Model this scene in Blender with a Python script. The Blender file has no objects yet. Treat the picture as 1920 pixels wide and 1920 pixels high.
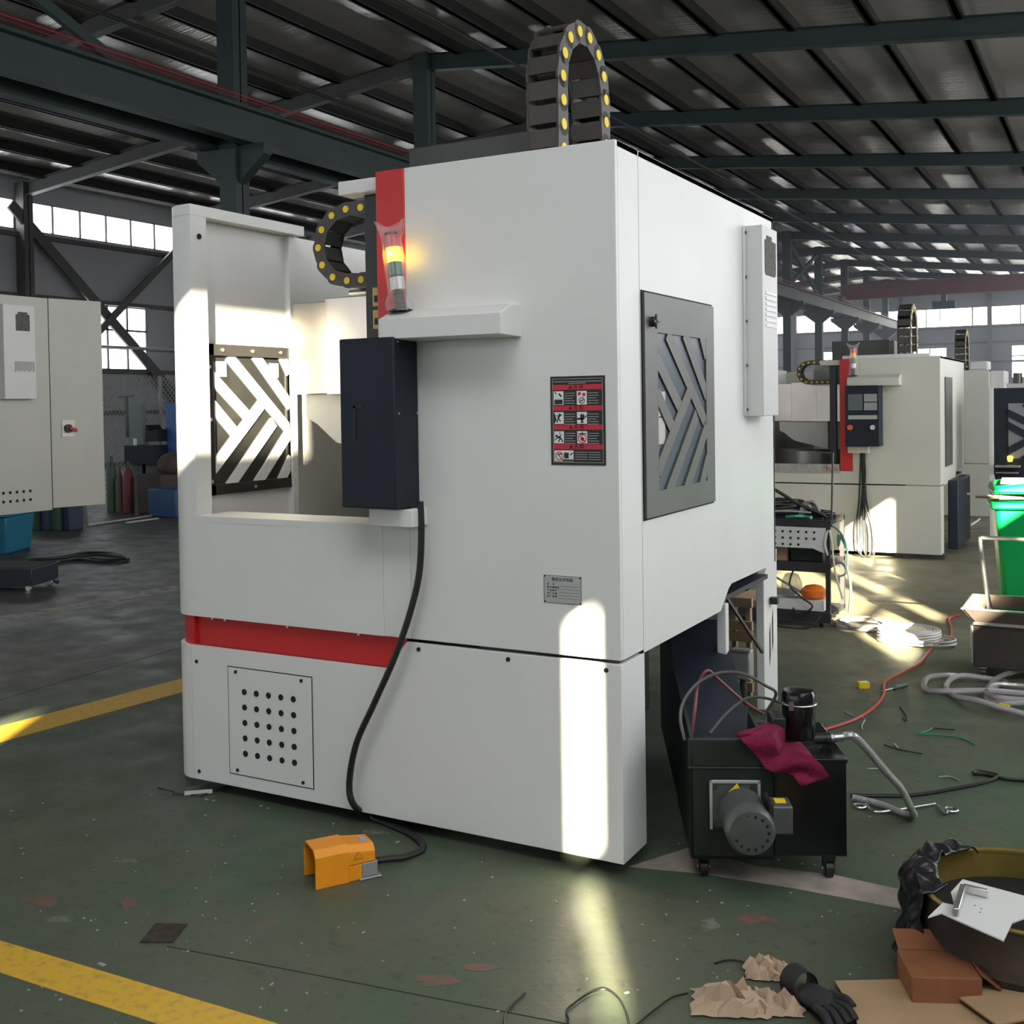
import bpy, math, random
from mathutils import Vector, Matrix
random.seed(7)
S = bpy.context.scene
COL = S.collection
PI = math.pi

# ------------------------------------------------------------------ camera
YAW, PITCH, ROLL, FPX, PPY = .5018143, .02289, -.0150165, 2082.24, 804.0
CAMP = Vector((1.4616, -3.3974, 1.6))
FW = Vector((-math.sin(YAW)*math.cos(PITCH), math.cos(YAW)*math.cos(PITCH), -math.sin(PITCH)))
RT = FW.cross(Vector((0, 0, 1))).normalized()
UP = RT.cross(FW)
RT, UP = RT*math.cos(ROLL)+UP*math.sin(ROLL), UP*math.cos(ROLL)-RT*math.sin(ROLL)
cd = bpy.data.cameras.new('camera')
cd.sensor_fit = 'HORIZONTAL'; cd.sensor_width = 36.0
cd.lens = 36.0*FPX/1920.0
cd.shift_y = -(960.0-PPY)/1920.0
cd.clip_start = .05; cd.clip_end = 400
cam = bpy.data.objects.new('camera', cd); COL.objects.link(cam)
cam.matrix_world = Matrix(((RT.x, UP.x, -FW.x, CAMP.x), (RT.y, UP.y, -FW.y, CAMP.y), (RT.z, UP.z, -FW.z, CAMP.z), (0, 0, 0, 1)))
S.camera = cam

# ------------------------------------------------------------------ light
W = bpy.data.worlds.new('world'); S.world = W; W.use_nodes = True
bg = W.node_tree.nodes['Background']
bg.inputs['Color'].default_value = (.62, .76, 1.0, 1); bg.inputs['Strength'].default_value = 1.0
SUN_T = .366                                   # tangent of the sun's elevation
SUN_D = Vector((.5, -.866, SUN_T))             # towards the sun
sl = bpy.data.lights.new('sun', 'SUN'); sl.energy = 88.0; sl.angle = math.radians(.5); sl.color = (1.0, .87, .62)
so = bpy.data.objects.new('sun', sl); COL.objects.link(so)
so.rotation_euler = SUN_D.to_track_quat('Z', 'Y').to_euler()
PANE_RIGHT, PANE_LEFT, PANE_BACK, FILL_FRONT, ROOFLIGHT = 2.0, 5.2, 8.0, 4.6, 7.6
S.view_settings.view_transform = 'Standard'; S.view_settings.look = 'None'
S.view_settings.exposure = 0.0; S.view_settings.gamma = 1.0
S.view_settings.use_curve_mapping = False
S.cycles.use_denoising = True; S.cycles.use_adaptive_sampling = True; S.cycles.adaptive_threshold = .02
S.cycles.max_bounces = 6; S.cycles.diffuse_bounces = 4; S.cycles.glossy_bounces = 3
S.cycles.transparent_max_bounces = 10; S.cycles.sample_clamp_indirect = 6.0
S.cycles.caustics_reflective = False; S.cycles.caustics_refractive = False

# ------------------------------------------------------------------ pixel helpers (photo 1920 x 1920)
def ray(px, py): return FW + RT*((px-960)/FPX) - UP*((py-PPY)/FPX)
def on(px, py, ax, v):
    d = ray(px, py); return CAMP + d*((v-CAMP[ax])/d[ax])
def G(px, py, z=0.0): return on(px, py, 2, z)
def PX(px, py, x): return on(px, py, 0, x)
def PY(px, py, y): return on(px, py, 1, y)

# ------------------------------------------------------------------ materials
MATS = {}
def mat(name, col, rough=.5, metal=0.0, var=0.0, scale=4.0, col2=None, bump=0.0, bscale=60.0, emit=None, estr=0.0, alpha=None, trans=0.0, coat=0.0, detail=5.0, thresh=None):
    if name in MATS: return MATS[name]
    m = bpy.data.materials.new(name); m.use_nodes = True
    nt = m.node_tree; N = nt.nodes; L = nt.links; b = N['Principled BSDF']
    b.inputs['Base Color'].default_value = (*col, 1); b.inputs['Roughness'].default_value = rough
    b.inputs['Metallic'].default_value = metal
    if coat: b.inputs['Coat Weight'].default_value = coat; b.inputs['Coat Roughness'].default_value = .1
    if trans: b.inputs['Transmission Weight'].default_value = trans
    if alpha is not None: b.inputs['Alpha'].default_value = alpha
    if emit: b.inputs['Emission Color'].default_value = (*emit, 1); b.inputs['Emission Strength'].default_value = estr
    if var or bump or col2:
        tc = N.new('ShaderNodeTexCoord'); ns = N.new('ShaderNodeTexNoise')
        ns.inputs['Scale'].default_value = scale; ns.inputs['Detail'].default_value = detail
        L.new(tc.outputs['Object'], ns.inputs['Vector'])
        if var or col2:
            mx = N.new('ShaderNodeMix'); mx.data_type = 'RGBA'
            c2 = col2 if col2 else tuple(c*(1-var) for c in col)
            mx.inputs[6].default_value = (*col, 1); mx.inputs[7].default_value = (*c2, 1)
            rp = N.new('ShaderNodeMapRange')
            lo, hi = thresh if thresh else (.35, .65)
            rp.inputs[1].default_value = lo; rp.inputs[2].default_value = hi
            L.new(ns.outputs['Fac'], rp.inputs[0]); L.new(rp.outputs[0], mx.inputs[0]); L.new(mx.outputs[2], b.inputs['Base Color'])
        if bump:
            n2 = N.new('ShaderNodeTexNoise'); n2.inputs['Scale'].default_value = bscale; n2.inputs['Detail'].default_value = 3
            L.new(tc.outputs['Object'], n2.inputs['Vector'])
            bp = N.new('ShaderNodeBump'); bp.inputs['Strength'].default_value = bump; bp.inputs['Distance'].default_value = .01
            L.new(n2.outputs['Fac'], bp.inputs['Height']); L.new(bp.outputs[0], b.inputs['Normal'])
    MATS[name] = m
    return m

def pane_mat(name, col, strength, clear):
    """daylight pane: gives off daylight; a clear one lets the sun through as well"""
    if name in MATS: return MATS[name]
    m = bpy.data.materials.new(name); m.use_nodes = True
    nt = m.node_tree; N = nt.nodes; L = nt.links; N.clear()
    o = N.new('ShaderNodeOutputMaterial'); e = N.new('ShaderNodeEmission')
    e.inputs[0].default_value = (*col, 1); e.inputs[1].default_value = strength
    t = N.new('ShaderNodeBsdfTransparent') if clear else N.new('ShaderNodeBsdfDiffuse')
    t.inputs[0].default_value = (.92, .92, .92, 1) if clear else (.6, .6, .6, 1)
    a = N.new('ShaderNodeAddShader')
    L.new(e.outputs[0], a.inputs[0]); L.new(t.outputs[0], a.inputs[1]); L.new(a.outputs[0], o.inputs[0])
    MATS[name] = m
    return m

def floor_mat():
    m = bpy.data.materials.new('floor_epoxy'); m.use_nodes = True
    nt = m.node_tree; N = nt.nodes; L = nt.links; b = N['Principled BSDF']
    tc = N.new('ShaderNodeTexCoord')
    def noise(scale, detail=5, rough=.55, vec=None):
        n = N.new('ShaderNodeTexNoise'); n.inputs['Scale'].default_value = scale; n.inputs['Detail'].default_value = detail; n.inputs['Roughness'].default_value = rough
        L.new(vec or tc.outputs['Object'], n.inputs['Vector']); return n.outputs['Fac']
    def rng(v, lo, hi, a=0, c=1):
        r = N.new('ShaderNodeMapRange'); r.inputs[1].default_value = lo; r.inputs[2].default_value = hi; r.inputs[3].default_value = a; r.inputs[4].default_value = c
        L.new(v, r.inputs[0]); return r.outputs[0]
    def mix(f, a, c):
        x = N.new('ShaderNodeMix'); x.data_type = 'RGBA'
        L.new(f, x.inputs[0])
        for i, v in ((6, a), (7, c)):
            if isinstance(v, tuple): x.inputs[i].default_value = (*v, 1)
            else: L.new(v, x.inputs[i])
        return x.outputs[2]
    def mul(a, c):
        x = N.new('ShaderNodeMath'); x.operation = 'MULTIPLY'; L.new(a, x.inputs[0]); L.new(c, x.inputs[1]); return x.outputs[0]
    green = mix(rng(noise(1.1, 7, .6), .36, .62), (.060, .096, .060), (.088, .098, .066))
    green = mix(rng(noise(5.5, 6), .48, .68), green, (.084, .09, .068))
    green = mix(rng(noise(17, 6, .7), .56, .72), green, (.042, .055, .042))
    sp = N.new('ShaderNodeSeparateXYZ'); L.new(tc.outputs['Object'], sp.inputs[0])
    wob = N.new('ShaderNodeMath'); wob.operation = 'ADD'; L.new(sp.outputs[0], wob.inputs[0])
    w2 = rng(noise(.6), 0, 1, -1.6, 1.6); L.new(w2, wob.inputs[1])
    grey = mix(rng(noise(2.3, 6), .4, .62), (.10, .098, .088), (.075, .075, .07))
    tan = mix(rng(noise(1.7, 6), .38, .66), (.20, .18, .12), (.135, .135, .09))
    wy = N.new('ShaderNodeMath'); wy.operation = 'ADD'; L.new(sp.outputs[1], wy.inputs[0]); L.new(rng(noise(.9), 0, 1, -2.4, 2.4), wy.inputs[1])
    green = mix(rng(wy.outputs[0], 2.4, 4.4), green, tan)
    col = mix(rng(wob.outputs[0], -4.6, -3.2), grey, green)
    # reddish rubbed marks, pale scuffs and specks
    col = mix(mul(rng(noise(3.1, 2), .69, .72), rng(noise(24), .4, .6)), col, (.2, .08, .06))
    col = mix(mul(rng(noise(46, 2, .8), .70, .74), rng(noise(2.0), .42, .6)), col, (.36, .38, .33))
    col = mix(rng(noise(9, 8, .75), .70, .8), col, (.03, .035, .03))
    # trowel joints of the slab
    L.new(col, b.inputs['Base Color'])
    L.new(rng(noise(4.0), .3, .7, .36, .6), b.inputs['Roughness'])
    b.inputs['Specular IOR Level'].default_value = .35
    bp = N.new('ShaderNodeBump'); bp.inputs['Strength'].default_value = .12; bp.inputs['Distance'].default_value = .01
    L.new(noise(30, 4), bp.inputs['Height']); L.new(bp.outputs[0], b.inputs['Normal'])
    return m

def roof_mat():
    m = bpy.data.materials.new('roof_sheet'); m.use_nodes = True
    nt = m.node_tree; N = nt.nodes; L = nt.links; b = N['Principled BSDF']
    tc = N.new('ShaderNodeTexCoord')
    ns = N.new('ShaderNodeTexNoise'); ns.inputs['Scale'].default_value = .5; L.new(tc.outputs['Object'], ns.inputs['Vector'])
    mx = N.new('ShaderNodeMix'); mx.data_type = 'RGBA'; mx.inputs[6].default_value = (.52, .49, .42, 1); mx.inputs[7].default_value = (.42, .40, .35, 1)
    L.new(ns.outputs['Fac'], mx.inputs[0]); L.new(mx.outputs[2], b.inputs['Base Color'])
    b.inputs['Metallic'].default_value = .4; b.inputs['Roughness'].default_value = .22
    mp = N.new('ShaderNodeMapping'); mp.inputs['Scale'].default_value = (.07, 15.0, 1); L.new(tc.outputs['Object'], mp.inputs['Vector'])
    n2 = N.new('ShaderNodeTexNoise'); n2.inputs['Scale'].default_value = 1.0; n2.inputs['Detail'].default_value = 2; L.new(mp.outputs[0], n2.inputs['Vector'])
    bp = N.new('ShaderNodeBump'); bp.inputs['Strength'].default_value = .35; bp.inputs['Distance'].default_value = .02
    L.new(n2.outputs['Fac'], bp.inputs['Height']); L.new(bp.outputs[0], b.inputs['Normal'])
    return m

def wood_mat(name, c1, c2):
    m = mat(name, c1, .7)
    nt = m.node_tree; N = nt.nodes; L = nt.links; b = N['Principled BSDF']
    tc = N.new('ShaderNodeTexCoord'); mp = N.new('ShaderNodeMapping'); mp.inputs['Scale'].default_value = (30, 30, 2)
    L.new(tc.outputs['Object'], mp.inputs['Vector'])
    ns = N.new('ShaderNodeTexNoise'); ns.inputs['Scale'].default_value = 1; L.new(mp.outputs[0], ns.inputs['Vector'])
    mx = N.new('ShaderNodeMix'); mx.data_type = 'RGBA'; mx.inputs[6].default_value = (*c1, 1); mx.inputs[7].default_value = (*c2, 1)
    L.new(ns.outputs['Fac'], mx.inputs[0]); L.new(mx.outputs[2], b.inputs['Base Color'])
    return m

white = mat('white_enamel', (.76, .765, .75), .38, var=.04, scale=2.0, bump=.02, bscale=180)
red = mat('red_enamel', (.58, .022, .025), .36, var=.08, scale=3)
redband = mat('red_band', (.56, .02, .022), .4, var=.08, scale=3)
navy = mat('navy_enamel', (.013, .020, .032), .55, var=.2, scale=3)
navy.node_tree.nodes['Principled BSDF'].inputs['Specular IOR Level'].default_value = .3
dknavy = mat('navy_casting', (.016, .022, .035), .55, var=.3, scale=5, bump=.2)
black = mat('black_plastic', (.018, .018, .019), .45, bump=.05)
blackgloss = mat('black_gloss', (.008, .009, .009), .18, var=.3, scale=6)
blackgreen = mat('black_green_enamel', (.016, .024, .021), .38, var=.35, scale=6)
chainm = mat('chain_plastic', (.055, .05, .047), .42, bump=.05)
yellowcap = mat('yellow_cap', (.85, .62, .03), .4)
brushed = mat('brushed_steel', (.62, .58, .54), .3, .9, var=.22, scale=2.2)
steel = mat('steel', (.55, .55, .54), .28, .95, var=.1, scale=9)
darksteel = mat('dark_steel', (.12, .115, .11), .4, .7, var=.3, scale=8)
castgrey = mat('motor_grey', (.115, .13, .125), .42, .35, var=.25, scale=9)
frameblk = mat('window_frame_black', (.022, .021, .02), .4)
screwm = mat('screw_steel', (.7, .7, .68), .3, .9)
hole = mat('dark_hole', (.006, .006, .006), .8)
glassgrey = mat('grey_glazing', (.30, .31, .30), .12, alpha=.42)
glassblue = mat('blue_glazing', (.085, .115, .14), .25)
greydoor = mat('grey_door_sheet', (.105, .105, .10), .4, .2, var=.25, scale=2.5)
boxgrey = mat('light_grey_box', (.62, .62, .61), .4, var=.03)
filterm = mat('fan_filter', (.12, .115, .105), .8, var=.4, scale=60)
rubber = mat('cable_rubber', (.012, .012, .012), .45)
steelgreen = mat('structural_steel', (.035, .058, .056), .5, var=.25, scale=.8)
steelgrey = mat('structural_grey', (.10, .098, .094), .55, var=.2, scale=.8)
purlinm = mat('purlin_steel_shaded', (.022, .021, .02), .6, var=.2)  # darkened to take in the shade around the purlins
cladding = mat('wall_cladding', (.42, .44, .47), .55, var=.12, scale=.35)
orange = mat('pedal_orange', (.82, .30, .012), .42, var=.06, scale=8)
paper = mat('white_label', (.8, .8, .78), .5)
inkblk = mat('label_black', (.015, .015, .015), .5)
inkred = mat('label_red', (.55, .02, .04), .45)
# ------------------------------------------------------------------ mesh helpers
class MB:
    def __init__(s): s.v = []; s.f = []
    def add(s, vs, fs):
        o = len(s.v); s.v += [tuple(p) for p in vs]; s.f += [tuple(i+o for i in f) for f in fs]; return s
    def box(s, x0, x1, y0, y1, z0, z1):
        return s.add([(x0,y0,z0),(x1,y0,z0),(x1,y1,z0),(x0,y1,z0),(x0,y0,z1),(x1,y0,z1),(x1,y1,z1),(x0,y1,z1)],
                     [(0,3,2,1),(4,5,6,7),(0,1,5,4),(1,2,6,5),(2,3,7,6),(3,0,4,7)])
    def obox(s, c, ax, ay, az):
        """oriented box: centre and three half-extent vectors"""
        c, ax, ay, az = map(Vector, (c, ax, ay, az)); vs = []
        for k in (-1, 1):
            for i, j in ((-1,-1),(1,-1),(1,1),(-1,1)): vs.append(c+ax*i+ay*j+az*k)
        return s.add(vs, [(0,3,2,1),(4,5,6,7),(0,1,5,4),(1,2,6,5),(2,3,7,6),(3,0,4,7)])
    def bar(s, p0, p1, w, h, up=(0,0,1)):
        p0, p1 = Vector(p0), Vector(p1); d = p1-p0; L = d.length; d.normalize()
        u = Vector(up); r = d.cross(u)
        if r.length < 1e-5: r = d.cross(Vector((1,0,0)))
        r.normalize(); u = r.cross(d)
        return s.obox((p0+p1)/2, d*(L/2), r*(w/2), u*(h/2))
    def cyl(s, p0, p1, r0, r1=None, n=20, caps=True):
        p0, p1 = Vector(p0), Vector(p1); r1 = r0 if r1 is None else r1
        d = (p1-p0).normalized(); a = d.orthogonal().normalized(); b = d.cross(a)
        o = len(s.v); vs = []
        for p, r in ((p0, r0), (p1, r1)):
            for i in range(n):
                t = 2*PI*i/n; vs.append(p+(a*math.cos(t)+b*math.sin(t))*r)
        fs = [(i, (i+1)%n, n+(i+1)%n, n+i) for i in range(n)]
        if caps: fs += [tuple(reversed(range(n))), tuple(range(n, 2*n))]
        return s.add(vs, fs)
    def lathe(s, prof, c=(0,0,0), n=28, axis=(0,0,1), caps=True):
        """profile of (radius, height) about an axis through c"""
        d = Vector(axis).normalized(); a = d.orthogonal().normalized(); b = d.cross(a); c = Vector(c)
        vs = []
        for r, h in prof:
            for i in range(n):
                t = 2*PI*i/n; vs.append(c+d*h+(a*math.cos(t)+b*math.sin(t))*max(r, 1e-4))
        fs = []
        for k in range(len(prof)-1):
            fs += [(k*n+i, k*n+(i+1)%n, (k+1)*n+(i+1)%n, (k+1)*n+i) for i in range(n)]
        if caps: fs += [tuple(reversed(range(n))), tuple(range((len(prof)-1)*n, len(prof)*n))]
        return s.add(vs, fs)
    def prism(s, poly, f0, f1):
        """poly of 2-D points, f0/f1 map (a,b) -> 3-D"""
        n = len(poly); vs = [f0(*p) for p in poly]+[f1(*p) for p in poly]
        return s.add(vs, [tuple(reversed(range(n))), tuple(range(n, 2*n))]+[(i, (i+1)%n, n+(i+1)%n, n+i) for i in range(n)])
    def xz(s, poly, y0, y1): return s.prism(poly, lambda a, b: (a, y0, b), lambda a, b: (a, y1, b))
    def yz(s, poly, x0, x1): return s.prism(poly, lambda a, b: (x0, a, b), lambda a, b: (x1, a, b))
    def xy(s, poly, z0, z1): return s.prism(poly, lambda a, b: (a, b, z0), lambda a, b: (a, b, z1))
    def wall(s, path, t, z0, z1):
        """upright sheet of thickness t along a plan path (thickness to the left of travel)"""
        pts = [Vector((p[0], p[1], 0)) for p in path]; off = []
        for i, p in enumerate(pts):
            d = ((pts[min(i+1, len(pts)-1)]-pts[max(i-1, 0)])).normalized()
            off.append(p+Vector((-d.y, d.x, 0))*t)
        n = len(pts); vs = []
        for z in (z0, z1):
            vs += [(p.x, p.y, z) for p in pts]+[(p.x, p.y, z) for p in off]
        fs = []
        for i in range(n-1):
            a, b = i, i+1
            fs += [(a, b, 2*n+b, 2*n+a), (n+b, n+a, 3*n+a, 3*n+b), (2*n+a, 2*n+b, 3*n+b, 3*n+a), (b, a, n+a, n+b)]
        fs += [(0, 2*n, 3*n, n), (n-1, 2*n-1, 4*n-1, 3*n-1)]
        return s.add(vs, fs)
    def tube(s, pts, r, n=8, smooth=6, closed=False):
        P = curve(pts, smooth, closed)
        vs = []; prev = None; m = len(P)
        for i, p in enumerate(P):
            if closed: d = (P[(i+1)%m]-P[i-1])
            else: d = P[min(i+1, m-1)]-P[max(i-1, 0)]
            d.normalize()
            if prev is None: a = d.orthogonal().normalized()
            else:
                a = prev-d*prev.dot(d)
                a = a.normalized() if a.length > 1e-6 else d.orthogonal().normalized()
            prev = a; b = d.cross(a)
            for k in range(n):
                t = 2*PI*k/n; vs.append(p+(a*math.cos(t)+b*math.sin(t))*r)
        fs = []
        for i in range(m if closed else m-1):
            j = (i+1) % m
            fs += [(i*n+k, i*n+(k+1)%n, j*n+(k+1)%n, j*n+k) for k in range(n)]
        if not closed: fs += [tuple(reversed(range(n))), tuple(range((m-1)*n, m*n))]
        return s.add(vs, fs)
    def sphere(s, c, r, n=14, sx=1, sy=1, sz=1):
        pr = []
        vs = []; c = Vector(c); m = n//2
        for i in range(m+1):
            a = PI*i/m
            for k in range(n):
                t = 2*PI*k/n; q = max(math.sin(a), 1e-4)
                vs.append(c+Vector((q*math.cos(t)*r*sx, q*math.sin(t)*r*sy, -math.cos(a)*r*sz)))
        fs = [(i*n+k, i*n+(k+1)%n, (i+1)*n+(k+1)%n, (i+1)*n+k) for i in range(m) for k in range(n)]
        return s.add(vs, fs)
    def mesh(s, name):
        me = bpy.data.meshes.new(name); me.from_pydata(s.v, [], s.f); me.update(); return me
    def build(s, name, m, parent=None, smooth=True, bevel=0.0, world=False, label=None):
        me = s.mesh(name); me.materials.append(m)
        bmf(me)
        if smooth: me.shade_smooth(); me.set_sharp_from_angle(angle=math.radians(35))
        o = bpy.data.objects.new(name, me); COL.objects.link(o)
        if parent is not None:
            o.parent = parent
            if world: o.matrix_parent_inverse = ROOTM[parent.name].inverted()
        if bevel:
            b = o.modifiers.new('edge', 'BEVEL'); b.width = bevel; b.segments = 2; b.limit_method = 'ANGLE'; b.angle_limit = math.radians(40)
        if label: o['label'] = label
        return o

import bmesh
def bmf(me):
    b = bmesh.new(); b.from_mesh(me); bmesh.ops.recalc_face_normals(b, faces=b.faces); b.to_mesh(me); b.free()

def curve(pts, k=6, closed=False):
    P = [Vector(p) for p in pts]
    if len(P) < 3 or k <= 1: return P
    out = []; m = len(P)
    rngs = range(m) if closed else range(m-1)
    for i in rngs:
        if closed: p0, p1, p2, p3 = P[i-1], P[i], P[(i+1)%m], P[(i+2)%m]
        else: p0, p1, p2, p3 = P[max(i-1, 0)], P[i], P[i+1], P[min(i+2, m-1)]
        for j in range(k):
            t = j/k
            out.append(.5*((2*p1)+(p2-p0)*t+(2*p0-5*p1+4*p2-p3)*t*t+(3*p1-p0-3*p2+p3)*t*t*t))
    if not closed: out.append(P[-1])
    return out

ROOTM = {}
def thing(name, label, cat, loc=(0,0,0), rz=0.0, group=None):
    o = bpy.data.objects.new(name, None); COL.objects.link(o); o.empty_display_size = .1
    o.location = loc; o.rotation_euler = (0, 0, rz); o['label'] = label; o['category'] = cat
    if group: o['group'] = group
    ROOTM[o.name] = Matrix.Translation(Vector(loc)) @ Matrix.Rotation(rz, 4, 'Z')
    return o
def tag(o, label, cat, group=None, kind=None):
    o['label'] = label; o['category'] = cat
    if group: o['group'] = group
    if kind: o['kind'] = kind
    return o
def structure(o, label=None):
    o['kind'] = 'structure'
    if label: o['label'] = label
    return o
def sroot(name):
    o = bpy.data.objects.new(name, None); COL.objects.link(o); o['kind'] = 'structure'; ROOTM[o.name] = Matrix.Identity(4); return o
def dup(src, parent, mw=None):
    c = src.copy(); COL.objects.link(c); c.parent = parent
    if mw is not None: c.matrix_local = mw
    return c
def clip(poly, x0, x1, y0, y1):
    def cut(P, inside, inter):
        out = []
        for i, p in enumerate(P):
            q = P[i-1]
            if inside(p):
                if not inside(q): out.append(inter(q, p))
                out.append(p)
            elif inside(q): out.append(inter(q, p))
        return out
    def ix(v): return lambda a, b: (v, a[1]+(b[1]-a[1])*(v-a[0])/(b[0]-a[0]))
    def iy(v): return lambda a, b: (a[0]+(b[0]-a[0])*(v-a[1])/(b[1]-a[1]), v)
    for ins, it in ((lambda p: p[0] >= x0, ix(x0)), (lambda p: p[0] <= x1, ix(x1)), (lambda p: p[1] >= y0, iy(y0)), (lambda p: p[1] <= y1, iy(y1))):
        if poly: poly = cut(poly, ins, it)
    return poly
def text(s, size, m, parent, mw, name='lettering', align='CENTER'):
    c = bpy.data.curves.new(name, 'FONT'); c.body = s; c.size = size; c.align_x = align; c.align_y = 'CENTER'; c.extrude = .0004; c.resolution_u = 2
    c.materials.append(m)
    t = bpy.data.objects.new(name, c); COL.objects.link(t)
    me = bpy.data.meshes.new_from_object(t.evaluated_get(bpy.context.evaluated_depsgraph_get()))
    bpy.data.objects.remove(t); me.name = name
    if not me.materials: me.materials.append(m)
    o = bpy.data.objects.new(name, me); COL.objects.link(o); o.parent = parent; o.matrix_local = mw; o['kind'] = 'stuff'
    return o
def face_y(x, y, z): return Matrix(((1,0,0,x),(0,0,-1,y),(0,1,0,z),(0,0,0,1)))     # text facing -Y
def face_x(x, y, z): return Matrix(((0,0,1,x),(1,0,0,y),(0,1,0,z),(0,0,0,1)))      # text facing +X
# ------------------------------------------------------------------ the hall
XC, ZR, SL = -11.84, 9.42, .105          # ridge line and roof slope
XL, XR, YF, YB = -25.19, 5.0, -24.9, 77.1
FR = [11.1+6*k for k in range(-6, 12)]
def zroof(x): return ZR-SL*abs(x-XC)

fl = MB().box(XL-.3, XR+.3, YF-.3, YB+.3, -.2, 0).build('floor', floor_mat(), smooth=False); structure(fl)
ROOTM['floor'] = Matrix.Identity(4)
yline = mat('line_yellow', (.62, .38, .03), .5, var=.35, scale=34, col2=(.34, .24, .07), thresh=(.5, .8))
wline = mat('line_worn_white', (.27, .25, .22), .6, col2=(.12, .12, .105), scale=9, thresh=(.42, .62))
tline = mat('line_worn_tan', (.33, .28, .245), .6, col2=(.16, .15, .12), scale=7, thresh=(.45, .7))
def line(pts, m, label):
    MB().prism([(p[0], p[1]) for p in pts], lambda a, b: (a, b, 0), lambda a, b: (a, b, .0015)).build('floor_line', m, fl, smooth=False, label=label)
a0, a1 = G(0, 1764), G(420, 1890); b0, b1 = G(0, 1824), G(295, 1920)
da, db = (a1-a0).normalized(), (b1-b0).normalized()
line([a0-da*4, a0+da*1.55, b0+db*1.75, b0-db*4], yline, 'yellow aisle line across the foreground')
c0, c1 = G(0, 1362), G(312, 1280); d0, d1 = G(0, 1392), G(312, 1296)
dc = (c1-c0).normalized()
line([c0-dc*6, c0+dc*9, d0+dc*9, d0-dc*6], yline, 'yellow aisle line beside the white machine')
e0, e1 = G(0, 1156), G(300, 1103); f0, f1 = G(0, 1168), G(300, 1110); de = (e1-e0).normalized()
line([e0-de*6, e0+de*8, f0+de*8, f0-de*6], wline, 'worn pale line along the far aisle')
line([G(1180, 1625), G(1290, 1590), G(1420, 1625), G(1560, 1640), G(1740, 1680), G(1730, 1712), G(1500, 1668), G(1330, 1640)], tline, 'worn tan line by the coolant tank')
MB().prism([tuple(G(*q)[:2]) for q in ((262,1768),(292,1732),(352,1734),(324,1768))], lambda a, b: (a, b, 0), lambda a, b: (a, b, .003)).build(
    'floor_patch_panel', mat('rusted_plate', (.05, .04, .032), .6, .3, var=.5, scale=30), fl, smooth=False, label='dark square steel cover set in the floor')
# rubbed paint marks and pale scuffs on the floor
rk = random.Random(31)
markm = mat('floor_red_rub', (.17, .075, .06), .6, col2=(.09, .095, .065), scale=26, thresh=(.42, .6))
scufm = mat('floor_pale_scuff', (.15, .165, .135), .6, col2=(.085, .1, .065), scale=40, thresh=(.42, .56))
for (mx, my, mw_, mh_, mm_) in ((85, 1690, 34, 14, markm), (240, 1692, 16, 17, markm), (820, 1838, 42, 13, markm), (905, 1815, 36, 8, markm), (110, 1724, 30, 7, scufm), (235, 1615, 28, 5, scufm), (1330, 1735, 22, 12, scufm), (700, 1560, 30, 6, scufm)):
    P_ = []
    for k in range(14):
        a_ = 2*PI*k/14; q_ = .65+.5*rk.random(); g_ = G(mx+mw_*math.cos(a_)*q_, my+mh_*math.sin(a_)*q_); P_.append((g_.x, g_.y))
    MB().prism(P_, lambda a, b: (a, b, 0), lambda a, b: (a, b, .0008)).build('floor_mark_line', mm_, fl, smooth=False)
# saw-cut joints of the slab
for (q0, q1) in (((0, 1312), (312, 1222)), ((420, 1795), (1090, 1925))):
    p, q = G(*q0), G(*q1); d = (q-p).normalized()
    MB().bar(p-d*.2+Vector((0,0,.0002)), q+d*.3+Vector((0,0,.0002)), .004, .001).build('floor_joint_line', hole, fl, smooth=False)

# roof: sheets, purlins and rafters
ceil = sroot('ceiling')
rm = roof_mat()
for i in range(len(FR)-1):
    y0, y1 = FR[i], FR[i+1]
    for x0, x1 in ((XL-.3, XC), (XC, XR+.3)):
        MB().prism([(x0, zroof(x0)), (x1, zroof(x1)), (x1, zroof(x1)+.06), (x0, zroof(x0)+.06)], lambda a, b: (a, y0, b), lambda a, b: (a, y1, b)).build('roof_panel', rm, ceil, smooth=False)
for sgn, lim in ((1, XR), (-1, XL)):
    k = 0
    while True:
        x = XC+sgn*(.88+1.43*k)
        if (x-lim)*sgn > 0: break
        z = zroof(x)
        MB().box(x-.045, x+.045, YF, YB, z-.24, z-.004).box(x-.09, x+.09, YF, YB, z-.24, z-.225).build('purlin', purlinm, ceil, smooth=False)  # made deeper and wider to carry the shade bands beside them
        k += 1
for y in FR[1:-1]:
    for x1 in (XL, XR):
        s = 1 if x1 > XC else -1
        za, zb = zroof(XC)-.2, zroof(x1)-.2
        m = MB()
        for (w, t, b) in ((.012, 0, .36), (.2, 0, .016), (.2, .344, .36)):
            m.prism([(XC, za-t), (x1, zb-t), (x1, zb-b), (XC, za-b)], lambda a, c, w=w: (a, y-w/2, c), lambda a, c, w=w: (a, y+w/2, c))
        m.build('rafter', steelgreen if s > 0 else steelgrey, ceil, smooth=False)
# thin tie rods and strut under the roof
for x in (-9.4, -14.2):
    MB().cyl((x, YF, zroof(x)-.62), (x, YB, zroof(x)-.62), .035, n=8).build('tie_rod', purlinm, ceil)

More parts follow.
